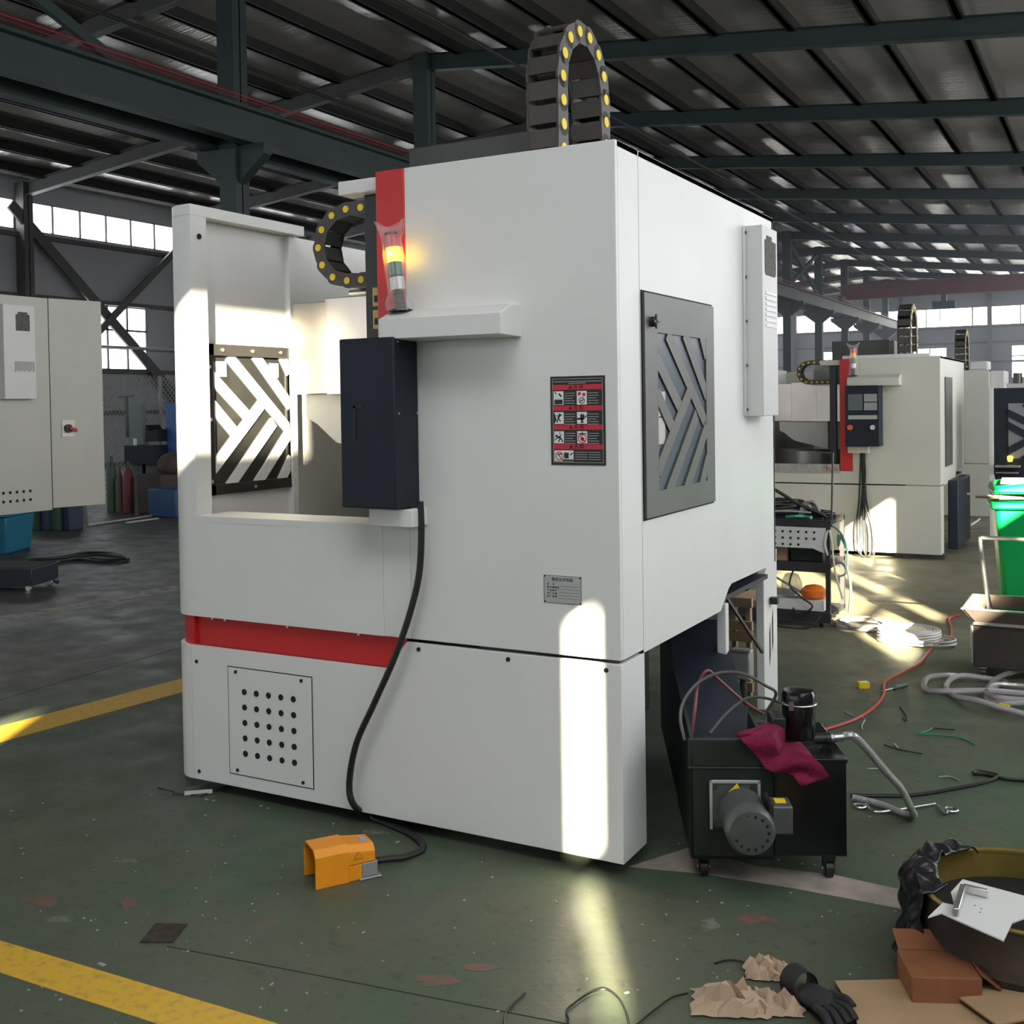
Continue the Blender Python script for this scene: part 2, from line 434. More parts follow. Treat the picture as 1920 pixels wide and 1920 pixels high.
# translucent rooflight sheets in the two bays over and behind the camera
rl = pane_mat('rooflight_sheet', (.98, .99, 1.0), ROOFLIGHT, False)
for y0, y1 in ((-6.3, -3.2),):
    for x0, x1 in ((-.4, 2.2), (2.3, 4.8)):
        q = MB().add([(x0, y0, zroof(x0)-.006), (x1, y0, zroof(x1)-.006), (x1, y1, zroof(x1)-.006), (x0, y1, zroof(x0)-.006)], [(0, 1, 2, 3)])
        q.build('rooflight_panel', rl, ceil, smooth=False)
# columns along the ridge, crane runway beams on their brackets
def hsec(x, y, z0, z1, w=.36, d=.34):
    return MB().box(x-w/2, x-w/2+.022, y-d/2, y+d/2, z0, z1).box(x+w/2-.022, x+w/2, y-d/2, y+d/2, z0, z1).box(x-w/2, x+w/2, y-.012, y+.012, z0, z1).box(x-w/2+.02, x+w/2-.02, y-d/2, y-d/2+.016, z0, z1)
for i, y in enumerate(FR[4:-1]):
    c = hsec(XC, y, 0, zroof(XC)-.2).build('steel_column', steelgreen, smooth=False); structure(c)
    ROOTM[c.name] = Matrix.Identity(4)
    m = MB()
    for s in (-1, 1):
        m.xz([(XC+s*.17, 6.03), (XC+s*.75, 6.03), (XC+s*.75, 5.85), (XC+s*.17, 5.4)], y-.1, y+.1)
    m.build('bracket', steelgreen, c, smooth=False)
for x, lbl in ((XC+.45, 'b'), (XC-.45, 'a')):
    cb = MB().box(x-.15, x+.15, YF, YB, 6.56, 6.6).box(x-.012, x+.012, YF, YB, 6.07, 6.58).box(x-.13, x+.13, YF, YB, 6.03, 6.07).build('crane_beam', steelgreen, smooth=False); structure(cb)
    MB().box(x-.04, x+.04, YF, YB, 6.6, 6.66).build('rail', darksteel, cb, smooth=False)
    if lbl == 'b':
        MB().cyl((x+.2, YF, 6.72), (x+.2, YB, 6.72), .014, n=8).cyl((x+.2, YF, 6.66), (x+.2, YB, 6.66), .007, n=6).build('conductor_bar', mat('conductor_red', (.34, .012, .035), .5), cb)
# bracing above the runway between columns
for (y0, z0, y1, z1) in ((3.3, 8.9, 9.2, 6.6), (47.1, 8.9, 53.1, 6.7), (47.1, 6.7, 53.1, 8.9)):
    structure(MB().bar((XC, y0, z0), (XC, y1, z1), .1, .16).build('brace_beam', steelgreen, smooth=False))

# walls
def wallbox(m, ax, a0, a1, z0, z1, at, t):
    if ax == 'y': m.box(min(at, at+t), max(at, at+t), a0, a1, z0, z1)
    else: m.box(a0, a1, min(at, at+t), max(at, at+t), z0, z1)
WN = [0]
def window(ax, at, a0, a1, z0, z1, cuts, zc, m, frame=.05, inner=1):
    """one window: frame bars and its panes; cuts along the wall, zc over the height. m may be a function of (a, z)"""
    WN[0] += 1
    r = sroot('window_%d' % WN[0])
    A = [a0]+cuts+[a1]; Z = [z0]+zc+[z1]
    fm = MB()
    def B(p0, p1, q0, q1, d=.05):
        if ax == 'y': fm.box(at-d, at+d, p0, p1, q0, q1)
        else: fm.box(p0, p1, at-d, at+d, q0, q1)
    for i, a in enumerate(A):
        w = frame if 0 < i < len(A)-1 else frame*1.3
        B(a-w/2, a+w/2, z0, z1)
    for z in Z: B(a0, a1, z-frame/2, z+frame/2)
    fm.build('window_frame', frame_m, r, smooth=False)
    for i in range(len(A)-1):
        for j in range(len(Z)-1):
            p = MB(); e = frame/2
            ca, cz = (A[i]+A[i+1])/2, (Z[j]+Z[j+1])/2
            if ax == 'y': p.add([(at, A[i]+e, Z[j]+e), (at, A[i+1]-e, Z[j]+e), (at, A[i+1]-e, Z[j+1]-e), (at, A[i]+e, Z[j+1]-e)], [(0,1,2,3)])
            else: p.add([(A[i]+e, at, Z[j]+e), (A[i+1]-e, at, Z[j]+e), (A[i+1]-e, at, Z[j+1]-e), (A[i]+e, at, Z[j+1]-e)], [(0,1,2,3)])
            me = p.mesh('pane'); me.materials.append(m(ca, cz) if callable(m) else m)
            o = bpy.data.objects.new('pane', me); COL.objects.link(o); o.parent = r
    return r
frame_m = mat('window_bar', (.16, .17, .18), .5)
DAY = (.97, .98, 1.0)
pl = pane_mat('pane_left', (.9, .95, 1.0), PANE_LEFT, False)
pb = pane_mat('pane_back', DAY, PANE_BACK, False)
pr_ = pane_mat('pane_right', DAY, PANE_RIGHT, False); prl = pane_mat('pane_right_low', DAY, PANE_RIGHT*2.0, False)
prc = pane_mat('pane_right_clear', DAY, PANE_RIGHT*.6, True)
pf = pane_mat('front_fill_pane', DAY, FILL_FRONT, False)

# left wall: sill wall, lower windows in every bay, ribbon window above
wl = MB()
wallbox(wl, 'y', YF, YB, 0, 2.8, XL, -.15); wallbox(wl, 'y', YF, YB, 4.72, 6.6, XL, -.15); wallbox(wl, 'y', YF, YB, 7.42, zroof(XL)+.3, XL, -.15)
for i in range(len(FR)-1):
    y = FR[i]
    wallbox(wl, 'y', y, y+1.45, 2.8, 4.72, XL, -.15); wallbox(wl, 'y', y+4.5, y+6, 2.8, 4.72, XL, -.15)
wlo = wl.build('wall_left', cladding, smooth=False); structure(wlo); ROOTM[wlo.name] = Matrix.Identity(4)
for i in range(len(FR)-1):
    y = FR[i]
    window('y', XL-.06, y+1.45, y+4.5, 2.8, 4.72, [y+2.2, y+2.97, y+3.73], [3.45, 4.0], pl, .06)
    window('y', XL-.06, y+.15, y+5.85, 6.6, 7.42, [y+.15+5.7*k/6 for k in range(1, 6)], [], pl, .05)
for y in FR[1:-1]:
    hsec(XL+.2, y, 0, zroof(XL)-.15, .34, .3).build('column', steelgrey, wlo, smooth=False)
for z in (1.5, 2.74, 4.78, 6.45):
    MB().box(XL, XL+.16, YF, YB, z-.06, z+.06).build('girt', steelgrey, wlo, smooth=False)
MB().cyl((XL+.4, YF, 3.45), (XL+.4, YB, 3.45), .045, n=8).build('pipe', mat('pipe_pale', (.5, .5, .5), .4), wlo)
for y in (17.1, 47.1):
    MB().bar((XL+.3, y-.5, 7.2), (XL+.3, y+6.1, 1.35), .08, .3).build('brace', steelgrey, wlo, smooth=False)
    MB().bar((XL+.36, y+6.1, 7.2), (XL+.36, y-.3, 1.6), .08, .2).build('brace', steelgrey, wlo, smooth=False)

# back wall
wb = MB()
wallbox(wb, 'x', XL, XR, 0, 2.8, YB, .15); wallbox(wb, 'x', XL, XR, 4.95, 6.35, YB, .15)
xs = [XL, -23.5, -21.3, -17.3, -15.1, -11.1, -8.9, -4.9, -2.7, 1.3, 3.5, XR]
for i in range(0, len(xs)-1, 2): wallbox(wb, 'x', xs[i], xs[i+1], 2.8, 4.95, YB, .15)
wb.xz([(XL, 7.6), (XR, 7.6), (XR, zroof(XR)+.1), (XC, zroof(XC)+.1), (XL, zroof(XL)+.1)], YB, YB+.15)
wbo = wb.build('wall_back', mat('wall_back_hazed', (.36, .38, .42), .55, var=.1, scale=.3), smooth=False); structure(wbo); ROOTM[wbo.name] = Matrix.Identity(4)  # greyish-blue base colour takes in the far haze
for i in range(1, len(xs)-1, 2):
    window('x', YB+.06, xs[i], xs[i+1], 2.8, 4.95, [(xs[i]+xs[i+1])/2], [4.25], pb, .07)
x = XL+.2
while x < XR-.5:
    x2 = min(x+5.9, XR-.2)
    window('x', YB+.06, x, x2, 6.35, 7.6, [x+(x2-x)/2], [], pb, .06); x = x2
for x in (XL+6, XC, -6.2, -.2):
    MB().box(x-.14, x+.14, YB-.3, YB, 0, zroof(x)-.1).build('column', steelgrey, wbo, smooth=False)
for z in (5.2, 6.25, 3.9):
    MB().box(XL, XR, YB-.1, YB, z-.07, z+.07).build('girt', steelgrey, wbo, smooth=False)

# right wall (beside and behind the camera): frosted panes, a few clear ones, opaque ones added to dim the rear bays
ZL0, ZL1, ZU0, ZU1 = 2.8, 4.74, 5.7, 7.4
wr = MB()
wallbox(wr, 'y', YF, 4.6, 0, ZL0, XR, .15); wallbox(wr, 'y', 9.0, YB, 0, ZL0, XR, .15); wallbox(wr, 'y', YF, YB, ZL1, ZU0, XR, .15); wallbox(wr, 'y', YF, YB, ZU1, zroof(XR)+.3, XR, .15)
for y in FR[:-1]:
    wallbox(wr, 'y', y, y+.35, ZL0, ZL1, XR, .15); wallbox(wr, 'y', y+5.65, y+6, ZL0, ZL1, XR, .15)
wro = wr.build('wall_right', cladding, smooth=False); structure(wro)
CLEAR_LOW = [(-9.18, -8.84, 2.8, 4.74), (-4.76, -3.55, 3.42, 3.76), (-4.76, -3.55, 3.88, 4.74), (-3.38, -2.9, 3.42, 3.76), (-3.38, -2.9, 3.88, 4.74), (-2.5, -1.5, 3.88, 4.74)]  # openings in unseen panes, shaped to throw the sun patches
CLEAR_UP = [(-12.4, -11.35, 6.5, 7.18), (-14.87, -14.35, 5.7, 6.38)]
dim_pane = mat('dimming_pane', (.3, .31, .32), .6)  # unseen opaque panes, added to cut daylight on the machine front
def right_m(cl): return lambda a, z: prc if any(c[0] < a < c[1] and c[2] < z < c[3] for c in cl) else ((prl if z < 5 else pr_) if a > -7 else dim_pane)
for y in FR[:-1]:
    cs = sorted({v for c in CLEAR_LOW for v in c[:2] if y+.4 < v < y+5.6})
    zs = [3.42, 3.82] if any(y < c[0] < y+6 for c in CLEAR_LOW) else []
    window('y', XR+.06, y+.35, y+5.65, ZL0, ZL1, cs, zs, right_m(CLEAR_LOW), .04)
    cs = sorted({v for c in CLEAR_UP for v in c[:2] if y+.1 < v < y+5.9})
    zs = sorted({v for c in CLEAR_UP if y < c[0] < y+6 for v in c[2:] if ZU0+.05 < v < ZU1-.05})
    window('y', XR+.06, y+.1, y+5.9, ZU0, ZU1, cs, zs, right_m(CLEAR_UP), .05)

# glowing gateway added in the unseen right wall to brighten the machine side
gt = sroot('fill_door_1')
MB().box(XR-.05, XR+.1, 4.5, 4.62, 0, ZL0).box(XR-.05, XR+.1, 8.98, 9.1, 0, ZL0).box(XR-.05, XR+.1, 4.5, 9.1, ZL0-.1, ZL0).build('door_frame', steelgrey, gt, smooth=False)
MB().add([(XR+.08, 4.62, .02), (XR+.08, 8.98, .02), (XR+.08, 8.98, ZL0-.1), (XR+.08, 4.62, ZL0-.1)], [(0, 1, 2, 3)]).build('gate_fill_panel', pane_mat('gate_fill_glow', DAY, PANE_RIGHT*2.6, False), gt, smooth=False)  # added glowing panel, fill light for the lower machine side
# unseen front wall; its glowing windows are put in to light the machine front
wf = MB()
wallbox(wf, 'x', XL, XR, 0, 1.2, YF, -.15); wallbox(wf, 'x', XL, XR, 4.6, 6.35, YF, -.15)
wf.xz([(XL, 7.6), (XR, 7.6), (XR, zroof(XR)+.1), (XC, zroof(XC)+.1), (XL, zroof(XL)+.1)], YF-.15, YF)
xs2 = [XL, -22, -17, -12.5, -9, -4.5, -1.5, 3.5, XR]
for i in range(0, len(xs2)-1, 2): wallbox(wf, 'x', xs2[i], xs2[i+1], 1.2, 4.6, YF, -.15)
structure(wf.build('wall_front', cladding, smooth=False))
for i in range(1, len(xs2)-1, 2): window('x', YF-.06, xs2[i], xs2[i+1], 1.2, 4.6, [(xs2[i]+xs2[i+1])/2], [2.9], pf, .07)
window('x', YF-.06, XL+.2, XR-.2, 6.35, 7.6, [XL+5.9*k for k in range(1, 5)], [], pf, .06)
# ------------------------------------------------------------------ the vertical lathe, built once per machine with its own options
def chain_path(leg1, c, r, leg2, pitch):
    """2-D centre line: straight leg, half circle about c, straight leg; points one pitch apart. leg = direction and length"""
    pts = []; n = 200
    (d1, l1), (d2, l2) = leg1, leg2
    dense = []
    a0 = math.atan2(*reversed(d1[2])) ; 
    s = Vector((c[0]+r*math.cos(a0), c[1]+r*math.sin(a0)))
    dd = Vector(d1[:2])
    for i in range(60): dense.append(s+dd*l1*(1-i/60))
    sgn = d1[3]
    for i in range(91): t = a0+sgn*PI*i/90; dense.append(Vector((c[0]+r*math.cos(t), c[1]+r*math.sin(t))))
    e = dense[-1]; d2v = Vector(d2)
    for i in range(1, 61): dense.append(e+d2v*l2*i/60)
    out = [dense[0]]
    for p in dense:
        if (p-out[-1]).length >= pitch: out.append(p)
    return out
def chain_link_meshes(pitch, h, w):
    m = MB(); t = .009
    for y in (-w/2, w/2-t):
        P = []
        for k in range(7): a = PI/2+PI*k/6; P.append((math.cos(a)*h*.5, math.sin(a)*h*.5))
        for k in range(7): a = -PI/2+PI*k/6; P.append((pitch*.72+math.cos(a)*h*.4, math.sin(a)*h*.46))
        m.xz(P, y, y+t)
    for z in (h*.5-.012, -h*.5+.004):
        m.box(pitch*.02, pitch*.80, -w/2+t, w/2-t, z, z+.008)
    lm = m.mesh('chain_link'); lm.materials.append(chainm); bmf(lm)
    c = MB()
    c.cyl((0, -w/2, 0), (0, -w/2-.004, 0), h*.24, n=12)
    cm = c.mesh('pin_cap'); cm.materials.append(yellowcap); bmf(cm)
    return lm, cm
def put_chain(parent, pts, plane, off, pitch, h, w):
    lm, cm = chain_link_meshes(pitch, h, w)
    for i in range(len(pts)-1):
        a, d = pts[i], (pts[i+1]-pts[i]).normalized()
        if plane == 'xz': X = Vector((d.x, 0, d.y)); Yv = Vector((0, 1, 0)); o = Vector((a.x, off, a.y))
        else: X = Vector((0, d.x, d.y)); Yv = Vector((-1, 0, 0)); o = Vector((off, a.x, a.y))
        Z = X.cross(Yv)
        mw = Matrix(((X.x, Yv.x, Z.x, o.x), (X.y, Yv.y, Z.y, o.y), (X.z, Yv.z, Z.z, o.z), (0, 0, 0, 1)))
        l = bpy.data.objects.new('chain_link', lm); COL.objects.link(l); l.parent = parent; l.matrix_local = mw
        p = bpy.data.objects.new('pin_cap', cm); COL.objects.link(p); p.parent = l
BARS = [((.20, 0), (1.02, .62)), ((.54, -.02), (1.02, .40)), ((.90, -.04), (1.02, .12)), ((-.02, .16), (.46, .50)), ((-.02, .38), (.28, .62)),
        ((.62, .38), (-.02, .88)), ((.78, .53), (.17, 1.03)), ((1.0, .62), (.53, 1.03)), ((1.02, .84), (.86, 1.03))]
def chevron(parent, frame_of, W_, H_, wid, depth, m):
    """the slanting bars over a machine window; frame_of(a, b, d) -> 3-D, a along, b up, d out"""
    for k_, ((u0, v0), (u1, v1)) in enumerate(BARS):
        p = Vector((u0*W_, (1-v0)*H_)); q = Vector((u1*W_, (1-v1)*H_)); d = (q-p).normalized(); n = Vector((-d.y, d.x))*wid/2
        P = clip([tuple(p+n), tuple(q+n), tuple(q-n), tuple(p-n)], 0, W_, 0, H_)
        if len(P) >= 3:
            MB().prism(P, lambda a, b: frame_of(a, b, 0), lambda a, b: frame_of(a, b, depth+.0004*k_)).build('slat', m, parent, smooth=False)

def sheet_screws(parent, pts, face, r=.008, m=None):
    me = MB()
    if face == 'y': me.cyl((0, 0, 0), (0, -.004, 0), r, n=10)
    else: me.cyl((0, 0, 0), (.004, 0, 0), r, n=10)
    ms = me.mesh('screw'); ms.materials.append(m or hole); bmf(ms)
    for p in pts:
        o = bpy.data.objects.new('screw', ms); COL.objects.link(o); o.parent = parent; o.location = p

def stack_light(R, base, tilt, lit, bag=True):
    x, y, z = base
    def P(h): return Vector((x+tilt*h, y, z+h))
    s = MB().lathe([(.045, 0), (.045, .006), (.02, .010)], (x, y, z), 18)
    s.cyl(P(.006), P(.075), .016, .013, 12)
    for k in range(5): s.lathe([(.017, .012+.012*k), (.021, .016+.012*k), (.017, .022+.012*k)], (x+tilt*.02*k, y, z), 12)
    st = s.build('stack_light', black, R)
    d = (P(1)-P(0)).normalized()
    def seg(name, h0, h1, m, r=.026): MB().cyl(P(h0), P(h1), r, n=22).build(name, m, st, bevel=.002)
    seg('lamp_base', .075, .125, mat('lamp_base_grey', (.62, .62, .62), .3, .3))
    seg('lamp_ring', .121, .127, black, .0265); seg('green_lamp', .127, .177, mat('lamp_green', (.005, .13, .09), .15, coat=.5))
    seg('amber_lamp', .178, .228, mat('lamp_amber_lit', (1, .65, .02), .2, emit=(1, .62, .02), estr=lit) if lit > 1 else mat('lamp_amber', (.8, .3, .02), .2, emit=(1, .4, .02), estr=.2))
    seg('red_lamp', .230, .275, mat('lamp_red', (.5, .015, .04), .15, coat=.5)); seg('lamp_cap', .275, .284, black)
    if lit > 1: MB().sphere(P(.205)-Vector((0, .0245, 0)), .009).build('bulb_glow', mat('lamp_bulb', (1, 1, .8), .3, emit=(1, .95, .6), estr=12), st)
    if bag:
        m = MB(); n = 26; prof = [(.05, .0), (.045, .03), (.036, .07), (.038, .12), (.037, .2), (.034, .26), (.04, .285), (.055, .318)]
        vs = []
        for k, (r, h) in enumerate(prof):
            for i in range(n):
                t = 2*PI*i/n; rr = r*(1+.16*math.sin(5*t+k*1.7)+.08*math.sin(9*t-k)); q = P(h)
                sq = .3 if k == len(prof)-1 else (.7 if k == len(prof)-2 else 1)
                vs.append((q.x+rr*math.cos(t)*(1.15 if sq < 1 else 1), q.y+rr*math.sin(t)*sq, q.z+(.014*math.cos(2*t) if sq < .5 else 0)))
        m.add(vs, [(k*n+i, k*n+(i+1)%n, (k+1)*n+(i+1)%n, (k+1)*n+i) for k in range(len(prof)-1) for i in range(n)])
        bm_ = mat('clear_film', (.9, .88, .88), .12, alpha=.16)
        m.build('plastic_bag', bm_, st)
    return st

def lathe_machine(name, label, loc, top=2.467, sill=1.15, screen=False, group=None, chain_top=True, detail=True, door=True, ebox=True, lit=9.0, red_bottom=None, band=True, box=(-1.03, -.79, .155), white=white):
    R = thing(name, label, 'lathe', loc, group=group)
    WX, DY, r = 2.08, 1.887, .13
    lt = top-.024                                                   # left enclosure top
    arc = [(-WX+r-r*math.sin(PI/2*k/8), r-r*math.cos(PI/2*k/8)) for k in range(9)]   # from front to left side
    # lower cover
    bz = .612 if band else .722
    MB().xz([(-1.945, .05), (0, .05), (0, .722), (-.862, .722), (-.95, bz), (-1.945, bz)], 0, .02).box(-.02, 0, .02, .205, .05, .722).build('base_cover', white, R, bevel=.002)
    MB().wall([(-1.949, 0)]+arc+[(-WX, 1.6)], -.02, .05, bz).build('corner_cover', white, R)
    MB().box(-1.9, -.62, .12, 1.8, .05, .72).build('base_casting', dknavy, R, smooth=False, bevel=.01)
    for x in (-1.75, -1.2, -.7):
        for y in (.22, 1.65): MB().cyl((x, y, 0), (x, y, .05), .06, n=16).build('levelling_foot', darksteel, R)
    if band: MB().wall([(-.88, .03), (-1.937, .03)]+[(p[0]+.012, p[1]+.012) for p in arc]+[(-WX+.02, 1.6)], -.015, .61, .735).build('red_band', redband, R)
    # skirt and posts
    sk = MB().wall([(-.962, 0), (-1.9, 0)]+[(p[0]+.0, p[1]) for p in arc]+[(-WX, DY)], -.02, .735, sill).build('skirt_panel', white, R)
    MB().box(-1.9, -.962, -.002, .2, sill-.02, sill+.004).build('sill_plate', white, R, smooth=False)
    MB().wall([(-1.9, .09), (-1.9, 0)]+arc+[(-WX, .3)], -.02, sill, lt-.045).build('corner_post', white, R, bevel=.0)
    MB().wall([(-WX, .3), (-WX, DY)], -.02, sill, lt-.046).build('outer_panel', white, R, smooth=False)
    MB().box(-1.985, -1.965, .07, .69, sill-.3, lt-.03).box(-1.968, -1.935, .66, .70, sill-.3, lt-.04).build('inner_door', white, R, bevel=.002)
    MB().box(-2.02, -2.0, .70, DY, sill-.3, lt-.035).build('inner_panel', white, R, smooth=False)
    MB().xy([(-1.9, 0)]+arc+[(-WX, .73), (-1.9, .73)], lt-.045, lt+.001).build('top_rail', white, R, bevel=.002)
    MB().box(-2.02, -.98, DY-.03, DY-.01, .735, lt-.05).build('back_panel', white, R, smooth=False)
    sheet_screws(R, [(-1.898, .045, lt-.13)], 'x', .012)
    # window in the inner door
    if detail:
        y0, y1, z0, z1 = .12, .70, 1.225, 1.875
        f = MB()
        for a in ((y0, y0+.045, z0, z1), (y1-.04, y1, z0, z1), (y0, y1, z1-.05, z1), (y0, y1, z0, z0+.045)): f.box(-1.965, -1.945, *a)
        fo = f.build('window_frame', frameblk, R, bevel=.002)
        MB().box(-1.962, -1.957, y0+.04, y1-.035, z0+.04, z1-.045).build('window_pane', mat('inner_glazing', (.016, .0165, .0155), .15), R, smooth=False)
        pw, ph = y1-y0-.085, z1-z0-.095
        chevron(fo, lambda a, b, d: (-1.957+d, y0+.045+a, z0+.045+b), pw, ph, .052, .005, white)
        sheet_screws(fo, [(-1.945, y, z) for y, z in ((y0+.02, z0+.06), (y0+.02, (z0+z1)/2), (y0+.02, z1-.1), (y0+.1, z1-.025), ((y0+y1)/2, z1-.025), (y1-.1, z1-.025), (y1-.02, z1-.1), (y1-.02, (z0+z1)/2), (y1-.02, z0+.1), ((y0+y1)/2, z0+.02))], 'x', .008, screwm)
        for yy in (y0+.07, y1-.17): MB().box(-1.955, -1.953, yy, yy+.06, z1-.14, z1-.075).build('sticker', paper, fo, smooth=False)
    # column cabinet: front, red strip, side, rear, roof
    rb = red_bottom if red_bottom else 1.2
    MB().box(-.838, 0, 0, .02, .735, top).box(-.962, -.838, 0, .02, .735, rb).build('front_panel', white, R, smooth=False, bevel=.003)
    MB().box(-.964, -.838, -.003, .03, rb, top).build('red_strip', red, R, bevel=.003)
    sp = MB().yz([(.2, .722), (1.05, .722), (1.16, .80), (1.2, .815), (DY, .81), (DY, top), (.2, top)], -.02, 0).build('side_panel', white, R, smooth=False, bevel=.002)
    MB().box(-.02, 0, .02, .196, .735, top).build('corner_strip', white, R, smooth=False)
    MB().box(-.02, -.001, .19, .205, .722, top).build('panel_gap', hole, R, smooth=False)
    MB().box(-.962, 0, 0.02, DY, top-.02, top-.001).build('roof_sheet', white, R, smooth=False)
    MB().box(-.962, 0, DY-.02, DY, .82, top).build('rear_panel', white, R, smooth=False)
    MB().box(-.962, -.945, .02, DY, .735, top-.02).build('inner_side_panel', white, R, smooth=False)
    MB().box(-.94, -.03, .03, DY-.03, .74, .76).build('floor_sheet', dknavy, R, smooth=False)
    # black guide post with its white cap plate
    MB().box(-1.085, -1.02, .09, .15, sill-.3, top-.06).build('guide_post', mat('guide_post_black', (.02, .021, .026), .4), R, smooth=False, bevel=.003)
    MB().xz([(-1.17, top-.06), (-.965, top-.06), (-.965, top-.008), (-1.17, top-.008)], .04, .13).build('cap_plate', white, R, bevel=.004)
    # telescopic covers over the cross rail
    zt = 2.07 if top > 2.3 else 1.78; zb = zt-.42 if top > 2.3 else 1.36
    MB().box(-1.77, -1.57, .48, .62, zb+.004, zt-.012).build('way_cover', brushed, R, bevel=.003)
    MB().box(-1.58, -1.30, .468, .63, zb, zt).build('way_cover', brushed, R, bevel=.003)
    MB().box(-1.31, -.97, .46, .64, zb-.003, zt+.008).build('way_cover', brushed, R, bevel=.003)
    MB().xz([(-1.72, zb+.003), (-1.2, zb+.003), (-1.2, zb-.3), (-1.56, zb-.21), (-1.66, zb-.13), (-1.72, zb-.1)], .5, .6).build('slide_guard', boxgrey, R, bevel=.003)
    MB().box(-1.28, -1.08, .40, .50, zt+.02, lt-.22).build('chain_bracket', white, R, bevel=.01)
    MB().cyl((-1.42, .44, zt+.012), (-1.0, .44, zt+.012), .012, n=10).build('rod', steel, R)
    MB().box(-1.4, -1.0, .7, 1.2, zb-.5, lt).build('cross_slide', boxgrey, R, bevel=.02)
    # turntable and chuck
    MB().lathe([(.48, .73), (.48, .80), (.40, .84), (.40, 1.04), (.38, 1.05)], (-1.42, .85, 0), 40).build('chuck', mat('chuck_steel', (.3, .29, .28), .3, .85), R)
    # energy chain of the cross slide
    zc = (zt+lt)/2+.012 if top > 2.3 else zt+.10
    rc = .148 if top > 2.3 else .105
    pts = chain_path((((1, 0), None), .26), (-1.375, zc), rc, ((1, 0), .30), .0735) if False else None
    dense = [Vector((-1.06-.30*i/40, zc+rc)) for i in range(40)]+[Vector((-1.36+rc*math.cos(PI/2+PI*i/60), zc+rc*math.sin(PI/2+PI*i/60))) for i in range(61)]+[Vector((-1.36+.32*i/40, zc-rc)) for i in range(1, 41)]
    pit = .072 if top > 2.3 else .055
    out = [dense[0]]
    for p in dense:
        if (p-out[-1]).length >= pit: out.append(p)
    put_chain(R, out, 'xz', .40, pit, .062 if top > 2.3 else .048, .12)
    # tall energy chain of the ram
    if chain_top:
        y0, y1 = .245, .625; rr = (y1-y0)/2; yc = (y0+y1)/2; zc2 = top+.315
        dense = [Vector((y0, top-.12+(zc2-top+.12)*i/60)) for i in range(60)]+[Vector((yc-rr*math.cos(PI*i/80), zc2+rr*1.08*math.sin(PI*i/80))) for i in range(81)]+[Vector((y1, zc2-(zc2-top+.12)*i/60)) for i in range(1, 61)]
        out = [dense[0]]
        for p in dense:
            if (p-out[-1]).length >= .085: out.append(p)
        put_chain(R, out, 'yz', -.37, .085, .085, .13)
    MB().box(-1.15, -.56, .5, 1.1, top-.25, top+.205).build('motor_cover', mat('motor_cover_grey', (.075, .078, .075), .4, .3, var=.3, scale=2), R, bevel=.004)
    MB().box(-.545, -.50, .42, .5, top-.1, top+.19).build('motor_bracket', darksteel, R, bevel=.003)
    # shelf with the lamp tower, operator box hanging under it
    za = 1.83
    if top < 2.3: za = 1.72
    MB().yz([(0.001, za), (-.145, za+.004), (-.145, za+.077), (-.06, za+.112), (.001, za+.112)], -.86, -.36).build('shelf', white, R, bevel=.003)
    if lit: stack_light(R, (-.81, -.075, za+.108), -.13 if top > 2.3 else 0, lit)
    zc0 = za-.60
    bx0, bx1, bd = box
    cb = MB().box(bx0, bx1, -bd, -.002, zc0, za+.012 if not screen else za).build('control_box', navy, R, bevel=.006)
    if screen:
        f_ = -bd
        MB().box(bx0+.03, bx0+.17, f_-.006, f_+.002, zc0+.36, zc0+.52).build('screen', mat('panel_screen', (.12, .14, .15), .1), cb, smooth=False)
        for q in (.36, .445): MB().box(bx0+.185, bx1-.02, f_-.006, f_+.002, zc0+q, zc0+q+.075).build('keypad', mat('panel_keypad', (.3, .31, .31), .4), cb, smooth=False)
        MB().box(bx0+.03, bx1-.02, f_-.006, f_+.002, zc0+.27, zc0+.31).build('key_row', mat('panel_keys', (.4, .4, .38), .4), cb, smooth=False)
        MB().cyl((bx0+.05, f_, zc0+.19), (bx0+.05, f_-.035, zc0+.19), .026, n=14).build('stop_button', mat('stop_orange', (.7, .12, .03), .4), cb)
        MB().cyl((bx1-.06, f_, zc0+.19), (bx1-.06, f_-.025, zc0+.19), .024, n=14).build('dial', screwm, cb)
    else:
        MB().box(-.968, -.958, -.158, -.15, 1.475, 1.60).box(-.968, -.925, -.158, -.15, 1.592, 1.602).build('handle', mat('handle_black', (.006, .007, .009), .5), cb, smooth=False)
        MB().cyl((-1.03, -.10, 1.44), (-1.046, -.10, 1.44), .014, n=12).box(-1.05, -1.04, -.11, -.09, 1.42, 1.46).build('latch', black, cb)
        sheet_screws(cb, [(-.787, -.135, za-.005), (-.787, -.135, 1.57), (-.787, -.02, 1.57)], 'x', .004, screwm)
    MB().box(bx0+.0 if screen else -.95, bx0+.2 if screen else -.76, -.10, .0, zc0-.07, zc0-.005).build('cable_entry_box', white, R, bevel=.004)
    # side door with the slanted window
    if door:
        zd0 = 1.19
        dz1 = min(1.98, top-.25)
        f = MB()
        wy0, wy1, wz0, wz1 = .335, .862, zd0+.09, dz1-.135
        for a in ((.215, wy0, zd0, dz1), (wy1, .96, zd0, dz1), (wy0, wy1, wz1, dz1), (wy0, wy1, zd0, wz0)): f.box(.001, .012, *a)
        dr = f.build('side_door', greydoor, R, smooth=False)
        MB().box(-.0005, .002, .207, .968, zd0-.008, dz1+.008).build('door_gap', hole, R, smooth=False)
        MB().box(.002, .0045, wy0-.002, wy1+.002, wz0-.002, wz1+.002).build('door_pane', glassblue, dr, smooth=False)
        chevron(dr, lambda a, b, d: (.0046+d, wy0+a, wz0+b), wy1-wy0, wz1-wz0, .055, .006, greydoor)
